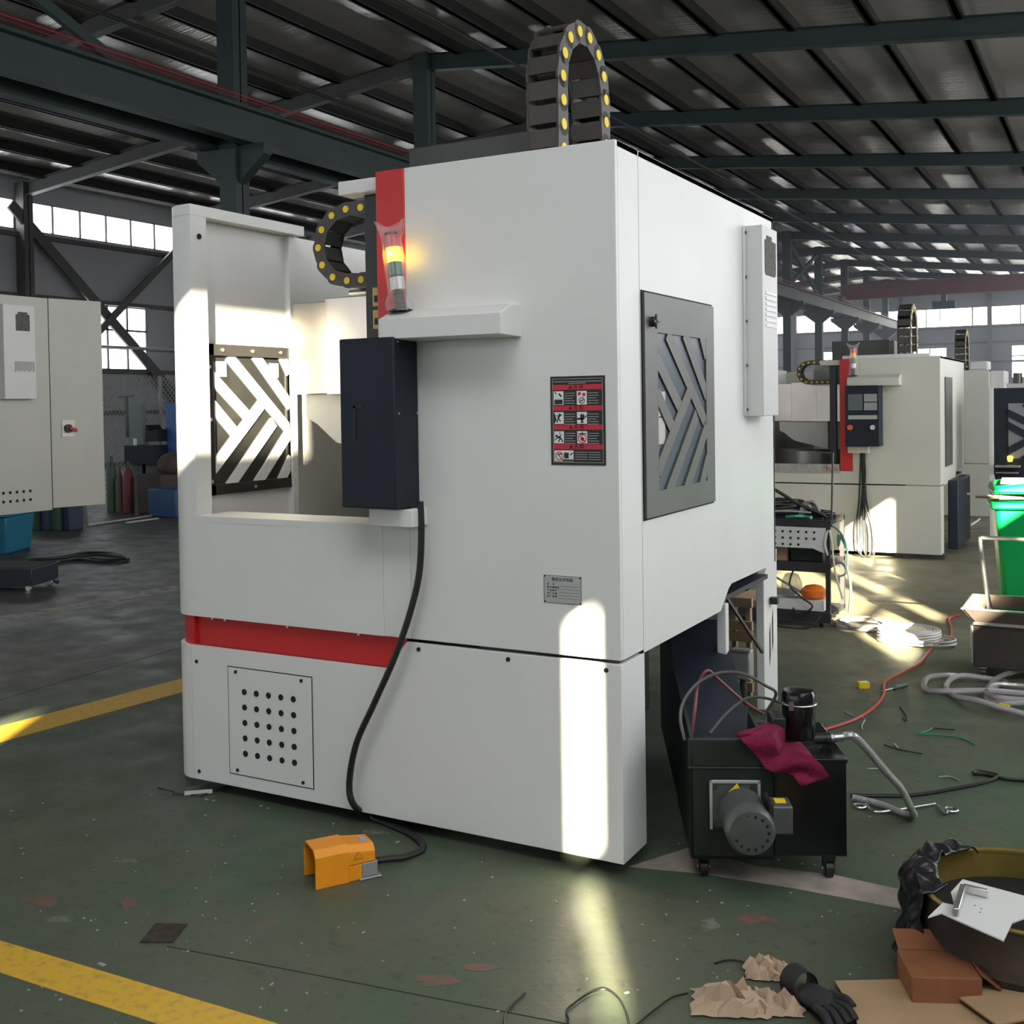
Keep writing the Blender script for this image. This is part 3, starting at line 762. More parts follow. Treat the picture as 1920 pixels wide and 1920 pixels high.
        MB().cyl((.012, .278, dz1-.10), (.03, .278, dz1-.10), .018, n=14).box(.028, .034, .272, .284, dz1-.125, dz1-.075).box(.028, .034, .25, .31, dz1-.103, dz1-.097).build('door_knob', black, dr)
        if detail: MB().box(.0046, .006, wy0+.005, wy0+.085, wz1-.30, wz1-.21).box(.0046, .006, wy0+.012, wy0+.08, wz1-.40, wz1-.305).build('paper_label', mat('paper_aged', (.55, .52, .45), .6), dr, smooth=False)
    # cooling cabinet on the side
    if ebox:
        e0, e1 = top-.94, top-.1
        eb = MB().box(0, .085, 1.415, 1.655, e0, e1).box(0, .012, 1.395, 1.415, e0, e1).build('cooling_cabinet', boxgrey, R, bevel=.003)
        MB().yz([(1.452, e1-.20), (1.47, e1-.215), (1.61, e1-.215), (1.625, e1-.2), (1.625, e1-.06), (1.56, e1-.06), (1.56, e1-.04), (1.48, e1-.04), (1.48, e1-.06), (1.452, e1-.06)], .084, .0875).build('fan_grille', filterm, eb, smooth=False)
        for k in range(7): MB().box(.085, .0885, 1.46, 1.63, e1-.30-.024*k, e1-.288-.024*k).build('louver', white, eb, smooth=False)
        sheet_screws(eb, [(.013, 1.405, e0+.03+q*(e1-e0-.06)/4) for q in range(5)], 'x', .006, darksteel)
    return R
# ------------------------------------------------------------------ main machine
MAIN = lathe_machine('vertical_lathe', 'large white vertical lathe with red strip and dark operator box in the foreground', (0, 0, 0))
# vent panel with 25 holes in the lower cover
vp = MB().box(-1.742, -1.312, -.003, .001, .105, .541).build('vent_panel', white, MAIN, smooth=False, bevel=.001)
MB().box(-1.746, -1.308, -.0012, .001, .101, .545).build('vent_gap', hole, MAIN, smooth=False)
hm = MB().cyl((0, 0, 0), (0, -.002, 0), .0125, n=16).mesh('vent_hole'); hm.materials.append(hole); bmf(hm)
for i in range(5):
    for j in range(5):
        o = bpy.data.objects.new('vent_hole', hm); COL.objects.link(o); o.parent = vp; o.location = (-1.656+.0635*i, -.003, .447-.063*j)
sheet_screws(vp, [(-1.70, -.003, .525), (-1.36, -.003, .525), (-1.70, -.003, .122), (-1.36, -.003, .122)], 'y', .007)
sheet_screws(MAIN, [(-1.917, 0, .545), (-1.915, 0, .085), (-.808, 0, .70), (-.431, 0, .70), (-.055, 0, .70)], 'y', .008)
MB().box(-1.951, -1.945, .002, .02, .05, .612).build('cover_seam', boxgrey, MAIN, smooth=False)
# bolts under the skirt edge
sheet_screws(MAIN, [(-1.85, .028, .725), (-1.78, .028, .725), (-1.45, .028, .725), (-1.1, .028, .725)], 'y', .006, screwm)
# yellow warning plates on the guide post
for z in (2.01, 1.925):
    w = MB().box(-1.02, -.985, .045, .05, z-.035, z+.035).build('warning_label', mat('warning_yellow', (.62, .45, .16), .5), MAIN, smooth=False)
    MB().box(-1.012, -.99, .043, .046, z-.02, z+.005).build('warning_mark', inkblk, w, smooth=False)
# safety board on the front panel
x0, x1, z0, z1 = -.249, -.046, 1.388, 1.689
sb = MB().box(x0, x1, -.003, .0, z0, z1).build('safety_sign', inkblk, MAIN, smooth=False)
lf = MB()
for a in ((x0+.008, x1-.008, z1-.0095, z1-.008), (x0+.008, x1-.008, z0+.008, z0+.0095), (x0+.008, x0+.0095, z0+.008, z1-.008), (x1-.0095, x1-.008, z0+.008, z1-.008)): lf.box(a[0], a[1], -.0036, -.003, a[2], a[3])
lf.build('sign_border', mat('sign_grey', (.4, .4, .4), .5), sb, smooth=False)
txt = mat('sign_text_grey', (.36, .36, .36), .5)
def tl(m, a, b, z, h=.0022): m.box(a, b, -.0036, -.003, z-h/2, z+h/2)
tm = MB(); tl(tm, x0+.012, x1-.012, z1-.018); tl(tm, x0+.07, x1-.07, z1-.024)
bars_z = (z1-.037, z1-.108, z1-.173, z1-.239)
for z in bars_z:
    MB().box(x0+.0105, x1-.0105, -.0036, -.003, z-.0085, z+.0085).build('red_bar', inkred, sb, smooth=False)
    text('▲ 危 险', .016, inkblk, sb, face_y((x0+x1)/2-.005, -.0042, z))
wpan = {}
for r_ in range(3):
    zt, zb = bars_z[r_]-.0135, bars_z[r_+1]+.0115
    for c_ in range(2):
        a = x0+.0125+c_*.087
        p = MB().box(a, a+.037, -.0036, -.003, zb, zt).build('pictogram', paper, sb, smooth=False); wpan[(r_, c_)] = (a, zb, zt)
        for k in range(5): tl(tm, a+.040, a+.080-.008*(k % 3 == 2), zt-.007-.0085*k)
a, zb, zt = x0+.0125, z0+.012, bars_z[3]-.0125
MB().box(a, a+.072, -.0036, -.003, zb, zt).build('pictogram', paper, sb, smooth=False)
for k in range(4): tl(tm, a+.078, a+.124, zt-.006-.008*k); tl(tm, a+.128, a+.172, zt-.006-.008*k)
tm.build('sign_text', txt, sb, smooth=False)
def P2(m, pts, y=-.0042): m.xz(pts, y, -.0036)
def stick(m, p, q, w=.003):
    p, q = Vector(p), Vector(q); d = (q-p).normalized(); n = Vector((-d.y, d.x))*w/2
    P2(m, [tuple(p+n), tuple(q+n), tuple(q-n), tuple(p-n)])
def disc(m, c, r, n=12): P2(m, [(c[0]+r*math.cos(2*PI*i/n), c[1]+r*math.sin(2*PI*i/n)) for i in range(n)])
def ring(m, c, r, w=.0022, n=20):
    for i in range(n): stick(m, (c[0]+r*math.cos(2*PI*i/n), c[1]+r*math.sin(2*PI*i/n)), (c[0]+r*math.cos(2*PI*(i+1)/n), c[1]+r*math.sin(2*PI*(i+1)/n)), w)
k1, k2 = MB(), MB()
a, b, t = wpan[(0, 0)]; P2(k1, [(a+.003, b+.002), (a+.034, b+.002), (a+.034, b+.018), (a+.003, b+.018)]); stick(k1, (a+.02, t-.008), (a+.03, t-.018), .006); disc(k1, (a+.008, t-.006), .003)
a, b, t = wpan[(0, 1)]; disc(k2, (a+.01, t-.009), .006); disc(k2, (a+.027, t-.012), .006); ring(k1, (a+.019, b+.014), .01); stick(k1, (a+.014, b+.014), (a+.024, b+.014)); stick(k2, (a+.012, b+.008), (a+.026, b+.02))
a, b, t = wpan[(1, 0)]; P2(k1, [(a, b), (a+.01, b+.012), (a+.006, b+.03), (a, t)]); disc(k1, (a+.022, t-.009), .0045); stick(k1, (a+.02, t-.013), (a+.017, b+.02), .006); stick(k1, (a+.017, b+.02), (a+.011, b+.005), .004); stick(k1, (a+.018, b+.02), (a+.025, b+.008), .004); stick(k1, (a+.02, t-.016), (a+.03, t-.008)); stick(k1, (a+.019, t-.016), (a+.011, t-.010))
a, b, t = wpan[(1, 1)]; P2(k1, [(a+.012, b+.014), (a+.027, b+.014), (a+.028, b+.03), (a+.012, b+.03)]); [stick(k1, (a+.0135+.0042*i, b+.029), (a+.012+.0052*i, t-.004-abs(i-1.5)*.003), .003) for i in range(4)]; stick(k1, (a+.028, b+.02), (a+.036, b+.028), .0035); P2(k1, [(a, b+.014), (a+.022, b+.014), (a+.022, b+.02), (a, b+.02)]); P2(k1, [(a+.014, b+.003), (a+.024, b+.003), (a+.022, b+.014), (a+.016, b+.014)])
a, b, t = wpan[(2, 0)]; disc(k1, (a+.009, t-.016), .0045); stick(k1, (a+.012, t-.02), (a+.024, b+.02), .007); stick(k1, (a+.024, b+.02), (a+.034, b+.004), .004); stick(k1, (a+.024, b+.018), (a+.016, b+.004), .004); stick(k1, (a+.013, t-.022), (a+.003, t-.03), .0035); stick(k1, (a+.018, t-.022), (a+.027, t-.012), .0035); stick(k1, (a+.022, t-.002), (a+.022, t-.012), .002)
a, b, t = wpan[(2, 1)]; stick(k1, (a+.004, t-.008), (a+.034, t-.008), .003); stick(k1, (a+.018, t-.002), (a+.019, t-.016), .004); ring(k2, (a+.019, b+.017), .0145, .003); stick(k2, (a+.009, b+.027), (a+.029, b+.007), .003); disc(k2, (a+.019, b+.015), .007)
a, b, t = x0+.0125, zb, z0+.012+.001; ring(k2, (a+.019, z0+.03), .0135, .003); stick(k2, (a+.01, z0+.04), (a+.028, z0+.02), .003); stick(k1, (a+.014, z0+.034), (a+.028, z0+.038), .004)
P2(k1, [(a+.037, z0+.022), (a+.054, z0+.022), (a+.054, z0+.042), (a+.037, z0+.042)]); P2(k1, [(a+.03, z0+.013), (a+.072, z0+.013), (a+.072, z0+.019), (a+.03, z0+.019)]); stick(k1, (a+.06, z0+.034), (a+.07, z0+.04), .004)
k1.build('pictogram_ink', inkblk, sb, smooth=False)['kind'] = 'stuff'; k2.build('pictogram_red', inkred, sb, smooth=False)['kind'] = 'stuff'
# maker's plate
npm = mat('nameplate_metal', (.50, .50, .50), .35, .5)
x0, x1, z0, z1 = -.285, -.143, .913, 1.008
npl = MB().box(x0, x1, -.002, 0, z0, z1).build('maker_plate', npm, MAIN, smooth=False)
lf = MB()
for a in ((x0, x1, z1-.0012, z1), (x0, x1, z0, z0+.0012), (x0, x0+.0012, z0, z1), (x1-.0012, x1, z0, z1)): lf.box(a[0], a[1], -.0026, -.002, a[2], a[3])
for k in range(5): lf.box(x0+.055, x1-.008, -.0026, -.002, z1-.0365-.0105*k, z1-.0357-.0105*k)
for cx, cz in ((x0+.004, z0+.004), (x1-.004, z0+.004), (x0+.004, z1-.004), (x1-.004, z1-.004)): lf.cyl((cx, -.002, cz), (cx, -.0032, cz), .003, n=8)
lf.build('plate_lines', inkblk, npl, smooth=False)
text('数控立式车床', .0135, inkblk, npl, face_y((x0+x1)/2, -.0027, z1-.014))
for k, s_ in enumerate(('型      号', '最大切削直径', '产 品 编 号', '出 厂 日 期', '出 厂 重 量')):
    text(s_, .0078, inkblk, npl, face_y(x0+.012, -.0027, z1-.031-.0105*k), align='LEFT')
# rear post, access door at the back
MB().box(-.04, 0, 1.115, 1.155, .05, .74).build('rear_post', white, MAIN, bevel=.003)
ad = MB().yz([(2.03, .05), (2.27, .05), (2.27, .80), (2.12, .80), (2.03, .70)], -.14, -.10).build('access_door', white, MAIN, bevel=.003)
MB().box(-.10, -.06, 2.125, 2.165, .565, .60).build('door_latch', black, ad, bevel=.004)
for yy, zz in ((2.12, .25), (2.17, .31)): MB().yz([(yy, zz), (yy+.02, zz+.05), (yy+.02, zz+.22), (yy, zz+.17)], -.1005, -.099).build('vent_slot', hole, ad, smooth=False)
MB().box(-.5, -.1, 1.887, 2.27, .795, .83).build('rear_shelf', white, MAIN, smooth=False)

# foot pedal with its cable up to the operator box
o = G(590, 1672); rr = G(700, 1650); ll = G(570, 1640)
dv = Vector((.56, .83, 0)).normalized(); ang = math.atan2(dv.x, dv.y)
PD = thing('foot_pedal', 'orange guarded foot pedal lying on the green floor', 'foot pedal', (-.93, -.497, 0), -ang)
w2 = .066; L = .19
prof = [(-w2, 0), (-w2, .105), (-w2+.02, .128), (w2-.02, .128), (w2, .105), (w2, 0)]
gd = MB()
pin = [(a*.93, b-.006 if b > .05 else b) for a, b in prof]
n = len(prof)
def ring_pts(P, y, k=1.0): return [(a*k, y, b) for a, b in P]
vs = ring_pts(prof, 0)+ring_pts(prof, L*.62, .97)+ring_pts(pin, 0)+ring_pts(pin, L*.62, .97)
fs = []
for i in range(n-1): fs += [(i, i+1, n+i+1, n+i), (2*n+i, 3*n+i, 3*n+i+1, 2*n+i+1), (i, 2*n+i, 2*n+i+1, i+1), (n+i, n+i+1, 3*n+i+1, 3*n+i)]
fs += [(0, n, 3*n, 2*n), (n-1, 2*n-1, 4*n-1, 3*n-1)]
gd.add(vs, fs).build('guard', orange, PD, smooth=False, bevel=.003)
MB().prism([(-w2*.97, .055), (-w2*.97, .103), (-w2+.022, .124), (w2-.022, .124), (w2*.97, .103), (w2*.97, .055)], lambda a, b: (a, L*.60, b), lambda a, b: (a*.92, L*1.12, b-.012*(b > .06))).build('housing', orange, PD, smooth=False, bevel=.004)
MB().prism([(-w2*.92, 0), (-w2*.92, .054), (w2*.92, .054), (w2*.92, 0)], lambda a, b: (a, L*.62, b), lambda a, b: (a*.97, L*.86, b)).build('housing', orange, PD, smooth=False, bevel=.003)
MB().box(-w2*.9, w2*.9, L*.86, L*1.16, .006, .054).box(-w2*1.05, w2*1.05, L*.8, L*1.22, 0, .006).build('base', mat('pedal_grey', (.3, .31, .31), .4, .3), PD, bevel=.004)
MB().box(-.045, .045, .03, L*.6, .02, .032).build('treadle', darksteel, PD, bevel=.004)
MB().prism([(L*.70, .074), (L*.88, .074), (L*.79, .1)], lambda a, b: (w2*.955+.001, a, b), lambda a, b: (w2*.955+.0025, a, b)).build('warning_mark', mat('mark_brown', (.35, .17, .02), .5), PD, smooth=False)
MB().prism([(L*.725, .078), (L*.855, .078), (L*.79, .096)], lambda a, b: (w2*.955+.0026, a, b), lambda a, b: (w2*.955+.003, a, b)).build('warning_mark', orange, PD, smooth=False)
MB().box(-.012, .03, L*.92, L*1.02, .1165, .1185).build('sticker', mat('sticker_blue', (.35, .4, .55), .4), PD, smooth=False)
ce = Vector((-.93, -.497, 0))+dv*(L*1.16)+Vector((0, 0, .03))
cp = [ce, ce+dv*.06+Vector((0,0,-.004))] + [G(760, 1606, .012), G(793, 1590, .012), G(775, 1566, .012), G(732, 1546, .012), G(694, 1530, .014)]
cp += [PY(664, 1510, -.04), PY(655, 1470, -.05), PY(668, 1395, -.06), PY(702, 1318, -.06), PY(741, 1230, -.06), PY(770, 1145, -.05), PY(786, 1075, -.045), PY(790, 1000, -.05), PY(788, 940, -.05)]
MB().tube(cp, .0125, 10, 8).build('cable', rubber, PD, world=True)
# thin shim plate and scraper under the machine foot
sm = G(378, 1490)
SP = thing('shim_plate', 'small dark steel shim plate poking out from under the white machine corner', 'plate', (-1.93, -.02, 0))
MB().xy([(-.06, -.06), (.07, -.03), (.09, .12), (-.02, .12)], 0, .008).build('plate', darksteel, SP, smooth=False)
MB().bar((.0, -.052, .012), (.085, .02, .012), .012, .014).build('rim', boxgrey, SP, smooth=False)
MB().cyl((-.06, -.05, .01), (-.16, -.045, .01), .004, n=6).build('rod', darksteel, SP)
cream2 = mat('cream_white_enamel', (.60, .60, .53), .42, var=.05, scale=2)
# ------------------------------------------------------------------ other machines
BG1 = lathe_machine('vertical_lathe', 'white vertical lathe with screen box and orange stop button beyond the cable cart', (-.085, 8.12, 0), top=2.0, sill=.86, screen=True, lit=.5, ebox=False, red_bottom=.86, door=False, band=False, box=(-.868, -.54, .2), white=cream2)
MB().box(-.001, .012, .3, .8, .9, 1.8).build('side_door', greydoor, BG1, smooth=False)
MB().box(-1.7, -.97, -.012, 0, .84, .93).build('wrapped_ledge', mat('wrap_grey', (.42, .42, .40), .5, var=.3, scale=20), BG1, smooth=False)
tm = MB()
for k, (p, q) in enumerate((((-1.12, .90), (-1.06, .885)), ((-1.09, .92), (-1.095, .86)), ((-1.09, .885), (-1.12, .86)), ((-1.085, .885), (-1.05, .86)), ((-1.03, .89), (-1.0, .885)), ((-1.02, .875), (-.985, .87)))):
    stick2 = MB().bar((p[0], -.0135, p[1]), (q[0], -.0135, q[1]), .003, .008, (0, 1, 0)); tm.add(stick2.v, stick2.f)
tm.build('handwriting', inkred, BG1, smooth=False)
MB().box(-.95, -.1, .06, .9, 1.99, 2.035).build('roof_lid', white, BG1, bevel=.01)
for i, (xa, xb, w_) in enumerate(((-.80, -.66, .0), (-.77, -.70, .03), (-.74, -.62, .05))):
    MB().tube([(-.75+w_*.4, -.05, 1.12), (-.755+w_, -.06, .85), (-.77+w_*.8, -.06, .55), (xa, -.06, .3), (xa+.01, -.07, .1), ((xa+xb)/2, -.1, .012), (xb, -.08, .05), (xb-.01, -.06, .3), (-.73+w_*.6, -.06, .6), (-.735+w_*.5, -.05, 1.12)], .009, 8, 6).build('hanging_cable', rubber, BG1)
MB().box(-.45, .02, .06, .3, 0, .05).build('floor_bracket', darksteel, BG1, smooth=False)
MB().box(0, .10, .5, 1.5, .05, .75).build('side_tank', dknavy, BG1, bevel=.01)

BG2 = lathe_machine('vertical_lathe', 'white vertical lathe half hidden behind the one with the lit screen box', (-.03, 12.1, 0), top=1.94, sill=.86, screen=True, lit=0, ebox=False, red_bottom=.86, door=False, band=False, box=(-.868, -.54, .2), white=cream2)
MB().box(-.25, -.02, .1, .5, 1.94, 2.06).build('grey_cover', boxgrey, BG2, bevel=.02)
MB().box(.0, .16, .2, .9, 1.55, 1.93).build('side_box', boxgrey, BG2, bevel=.005)

# dark machine with slanted window bars at the picture's edge
yq = 9.2
pa, pb_ = PY(1863, 728, yq), PY(1863, 1010, yq)
BG3 = thing('lathe_with_dark_doors', 'dark navy machine door with slanted window bars beside the green bin', 'lathe', (pa.x, yq, 0))
MB().box(-.045, .0, -.02, .5, .1, pa.z).build('door_post', boxgrey, BG3, bevel=.004)
dd = MB().box(.0, 1.3, 0, .04, .12, pa.z).build('door', navy, BG3, bevel=.004)
MB().box(.14, .9, -.006, .0, .95, pa.z-.16).build('door_pane', mat('dark_glazing', (.22, .23, .24), .2), dd, smooth=False)
chevron(dd, lambda a, b, d: (.14+a, -.0065-d, .95+b), .76, pa.z-.16-.95, .07, .01, navy)
MB().box(.02, .26, -.12, -.01, .86, .885).box(.03, .24, -.14, -.02, .80, .815).build('tray', steel, BG3, bevel=.003)
MB().lathe([(.02, 0), (.028, .03), (.028, .05), (.02, .06)], (.16, -.07, .92), 14).build('warning_lamp', mat('lamp_yellow_lit', (1, .7, .05), .3, emit=(1, .7, .05), estr=4), BG3)
MB().box(.1, 1.3, .3, .9, pa.z-.2, pa.z+.05).build('body', boxgrey, BG3, bevel=.01)
for k in range(4): MB().cyl((.2+.11*k, .4, pa.z+.05), (.2+.11*k, .4, pa.z+.16+.06*(k % 2)), .045, n=12).build('motor', darksteel, BG3)
MB().bar((-.02, -.03, .78), (.02, -.03, .5), .05, .02, (0, 1, 0)).build('bright_flap', paper, BG3, smooth=False)

# machine at the far side of the aisle: back end with its cooling cabinet and red isolator
LM = thing('lathe_side_cabinet', 'cream machine with isolator switch and round vent holes standing across the aisle', 'lathe', (-6.82, 3.82, 0))
cream = mat('cream_enamel', (.47, .47, .415), .42, var=.06, scale=2)
MB().yz([(-1.9, .72), (-.585, .72), (-.585, 2.585), (-1.9, 2.585)], -.9, 0).build('side_panel', cream, LM, bevel=.003)
MB().yz([(-.578, .735), (0, .72), (0, 2.6), (-.578, 2.588)], -.9, -.002).build('rear_cabinet', cream, LM, bevel=.003)
MB().box(-.85, -.6, -1.85, -1.3, .05, .72).build('base_casting', dknavy, LM, smooth=False)
eb = MB().box(0, .07, -1.085, -.775, 1.70, 2.50).box(0, .012, -1.11, -.75, 1.70, 2.50).build('cooling_cabinet', boxgrey, LM, bevel=.004)
MB().yz([(-.965, 2.28), (-.83, 2.28), (-.83, 2.42), (-.85, 2.42), (-.85, 2.44), (-.945, 2.44), (-.945, 2.42), (-.965, 2.42)], .069, .073).build('fan_grille', filterm, eb, smooth=False)
for k in range(14): MB().box(.07, .073, -.985+.0145*k, -.979+.0145*k, 1.93+.006*(k % 3), 2.02).build('louver', mat('louver_grey', (.3, .3, .28), .5), eb, smooth=False)
iso = MB().box(0, .006, -.47, -.33, 1.36, 1.51).build('isolator_plate', mat('isolator_cream', (.66, .66, .6), .4), LM, bevel=.003)
MB().cyl((.006, -.41, 1.435), (.03, -.41, 1.435), .038, n=18).build('dial', black, iso)
MB().bar((.035, -.415, 1.44), (.035, -.335, 1.415), .03, .026, (1, 0, 0)).build('handle', mat('isolator_red', (.42, .02, .03), .4), iso, bevel=.006)
hm2 = MB().cyl((0, 0, 0), (.003, 0, 0), .013, n=12).mesh('vent_hole'); hm2.materials.append(hole); bmf(hm2)
for i in range(6):
    for j in range(2):
        o = bpy.data.objects.new('vent_hole', hm2); COL.objects.link(o); o.parent = LM; o.location = (0, -1.14+.066*i, .83+.075*j)
MB().yz([(-.584, .72), (-.579, .72), (-.579, 2.588), (-.584, 2.588)], -.1, .0005).build('panel_gap', hole, LM, smooth=False)

# ------------------------------------------------------------------ coolant tank with chip conveyor drive
TA = math.radians(25)
CT = thing('coolant_tank', 'black coolant tank on casters with grey gear motor and upright pump', 'coolant tank', (.203, .093, 0), TA)
MB().box(0, .27, 0, .012, .075, .38).box(-.008, .27, -.004, .012, .375, .385).box(-.006, .28, 0, .02, .385, .475).box(0, .012, .0, .5, .075, .43).box(.26, .272, .0, .5, .075, .43).box(0, .27, .0, .5, .075, .09).build('trough', blackgreen, CT, smooth=False, bevel=.003)
MB().yz([(.0, .08), (.02, .475), (1.5, .62), (1.5, .08)], .002, .014).build('trough_side', blackgreen, CT, smooth=False)
MB().yz([(.3, .1), (.3, .3), (1.3, .62), (1.3, .1)], .014, .27).build('chip_slide', dknavy, CT, smooth=False)
MB().box(.272, .512, .004, .42, .085, .405).build('tank', blackgloss, CT, bevel=.004)
MB().box(.268, .516, .0, .424, .398, .412).build('tank_lid', blackgloss, CT, bevel=.003)
for x, y in ((.045, .05), (.46, .05), (.46, .37), (.045, .42)):
    c = MB().box(x-.02, x+.02, y-.022, y+.022, .06, .085).box(x-.018, x-.014, y-.018, y+.018, .02, .07).box(x+.014, x+.018, y-.018, y+.018, .02, .07).build('caster', black, CT, smooth=False)
    MB().cyl((x-.012, y, .03), (x+.012, y, .03), .03, n=18).build('caster_wheel', rubber, c)
    MB().cyl((x-.021, y, .03), (x+.021, y, .03), .006, n=8).build('caster_axle', screwm, c)
fp = MB().box(.062, .225, -.022, .0, .185, .345).build('gear_plate', castgrey, CT, bevel=.008)
MB().box(.06, .227, -.026, -.018, .336, .347).box(.06, .07, -.026, -.018, .183, .347).box(.217, .227, -.026, -.018, .183, .347).build('plate_rim', mat('rim_pale', (.42, .44, .43), .4, .3), fp, bevel=.002)
sheet_screws(fp, [(.08, -.023, .325), (.205, -.023, .325), (.08, -.023, .205)], 'y', .009, darksteel)
mc = (.158, 0, .262)
gm = MB().lathe([(.055, .02), (.06, .05), (.074, .06), (.074, .175), (.078, .18), (.078, .225), (.068, .245), (.03, .248)], mc, 32, (.03, -1, -.02)).build('gear_motor', castgrey, CT)
for k in range(14):
    a = 2*PI*k/14; d = Vector((math.cos(a), 0, math.sin(a)))
    MB().cyl(Vector(mc)+Vector((.03, -1, -.02)).normalized()*.243+d*.052, Vector(mc)+Vector((.03, -1, -.02)).normalized()*.2475+d*.052, .005, n=8).build('cowl_hole', hole, gm)
MB().box(.235, .30, -.20, -.11, .235, .325).build('terminal_box', castgrey, gm, bevel=.006)
MB().box(.225, .236, -.21, -.10, .225, .335).build('terminal_gasket', black, gm)
for P_ in ([(.15, .372), (.185, .345), (.165, .372)],): MB().prism([(.12, 0), (.165, 0), (.15, .03)], lambda a, b: (a, -.03, .31+b), lambda a, b: (a, -.033, .31+b)).build('warning_mark', yellowcap, gm, smooth=False)
MB().box(.25, .285, -.17, -.13, .325, .327).build('warning_mark', yellowcap, gm, smooth=False)
pc = (.385, .15, .41)
pm = MB().lathe([(.075, 0), (.075, .012), (.055, .014), (.055, .03)], pc, 28).build('pump', black, CT)
MB().lathe([(.05, .03), (.056, .04), (.056, .145), (.06, .148), (.06, .152), (.056, .155), (.056, .18), (.05, .192), (.02, .195)], pc, 32).build('pump_motor', blackgloss, pm)
MB().lathe([(.061, .146), (.0625, .149), (.061, .152)], pc, 32).build('motor_band', steel, pm)
MB().box(.285, .335, .1, .2, .47, .52).build('pump_terminal', black, pm, bevel=.006)
MB().box(.343, .36, .096, .1, .545, .575).build('pump_label', mat('label_purple', (.12, .10, .10), .5), pm, smooth=False)
MB().cyl((.43, .14, .437), (.49, .14, .44), .018, n=14).cyl((.475, .14, .438), (.485, .14, .439), .022, n=14).build('outlet', black, pm)
# suction hose from the pump to the floor (steel reinforced clear hose)
def TL(x, y, z): return Vector((.203, .093, 0))+Matrix.Rotation(TA, 3, 'Z') @ Vector((x, y, z))
hosem = mat('clear_hose', (.58, .57, .55), .22, alpha=.75)
hp = [TL(.48, .14, .44), TL(.53, .142, .444), TL(.57, .15, .442), PY(1628, 1408, .60), PY(1662, 1448, .70), PY(1690, 1480, .84), PY(1708, 1515, .90), G(1712, 1530, .02), G(1690, 1524, .016), G(1650, 1508, .016), G(1600, 1496, .016)]
hs = MB().tube(hp, .0135, 10, 8).build('outlet_hose', hosem, CT, world=True)
m = MB(); C_ = curve(hp, 16)
for i in range(2, len(C_)-2, 1):
    d = (C_[i+1]-C_[i-1]).normalized(); m.cyl(C_[i]-d*.0012, C_[i]+d*.0012, .0143, n=8)
so_ = m.build('hose_wire', steel, hs, world=False); so_['kind'] = 'stuff'
MB().cyl(TL(.50, .14, .441), TL(.53, .142, .443), .017, n=14).build('hose_clamp', steel, CT, world=True)
# wires looping over the tank
wm = mat('wire_dark_red', (.20, .05, .055), .45); wm2 = mat('wire_grey', (.09, .085, .08), .45)
for pts, mm, r_ in (
    ([(1284, 1388, .14), (1276, 1350, .16), (1282, 1315, .2), (1310, 1280, .26), (1350, 1262, .34), (1395, 1264, .38), (1435, 1285, .42), (1455, 1300, .45), (1440, 1330, .45), (1428, 1348, .44)], wm2, .006),
    ([(1297, 1380, .2), (1303, 1330, .22), (1308, 1288, .28), (1325, 1258, .3), (1345, 1272, .34), (1390, 1312, .4), (1425, 1335, .44), (1434, 1340, .46)], wm, .006),
    ([(1330, 1376, .2), (1360, 1340, .3), (1398, 1310, .4), (1430, 1308, .45), (1468, 1318, .5)], wm2, .005)):
    MB().tube([PY(a, b, c) for a, b, c in pts], r_, 8, 7).build('wire', mm, CT, world=True)

# crimson rag thrown over the tank
def sheet_grid(f, nu, nv):
    m = MB(); vs = [f(i/nu, j/nv) for j in range(nv+1) for i in range(nu+1)]
    m.add(vs, [(j*(nu+1)+i, j*(nu+1)+i+1, (j+1)*(nu+1)+i+1, (j+1)*(nu+1)+i) for j in range(nv) for i in range(nu)]); return m
ragm = mat('rag_crimson', (.24, .006, .055), .95, var=.35, scale=14, bump=.6, bscale=220)
RG = thing('rag', 'crimson cloth rag draped over the black coolant tank', 'rag', tuple(TL(.28, .1, .41)))
def ragf(u, v):
    # u from the tip on the trough rim to the tip on the tank, v from the far edge to the hanging edge
    top_ = [(1384, 1374), (1440, 1358), (1475, 1370), (1505, 1398), (1532, 1425), (1553, 1455)]
    bot_ = [(1384, 1382), (1408, 1402), (1432, 1442), (1456, 1448), (1488, 1454), (1503, 1476)]
    def at(L_, t):
        q = t*(len(L_)-1); i = min(int(q), len(L_)-2); r_ = q-i; return [L_[i][k]+(L_[i+1][k]-L_[i][k])*r_ for k in range(2)]
    a, b = at(top_, u), at(bot_, u)
    x = a[0]+(b[0]-a[0])*v+2.0*math.sin(v*11+u*7); y = a[1]+(b[1]-a[1])*v+1.6*math.sin(u*19+v*5)
    d = ray(x, y); nrm = Matrix.Rotation(TA, 3, 'Z') @ Vector((0, 1, 0)); O = Vector((.203, .093, 0))
    w = -.022-.012*math.sin(u*16+v*6)*min(1, v*2)
    P = CAMP+d*(((O-CAMP).dot(nrm)+w)/d.dot(nrm))
    zl = .495 if u < .3 else .495-.065*min(1, (u-.3)/.15)
    zl += .006*math.sin(u*23)
    if P.z > zl: P = CAMP+d*((zl-CAMP.z)/d.z)
    return P
o = sheet_grid(ragf, 40, 18).build('cloth', ragm, RG, world=True)
mo = o.modifiers.new('thickness', 'SOLIDIFY'); mo.thickness = .006
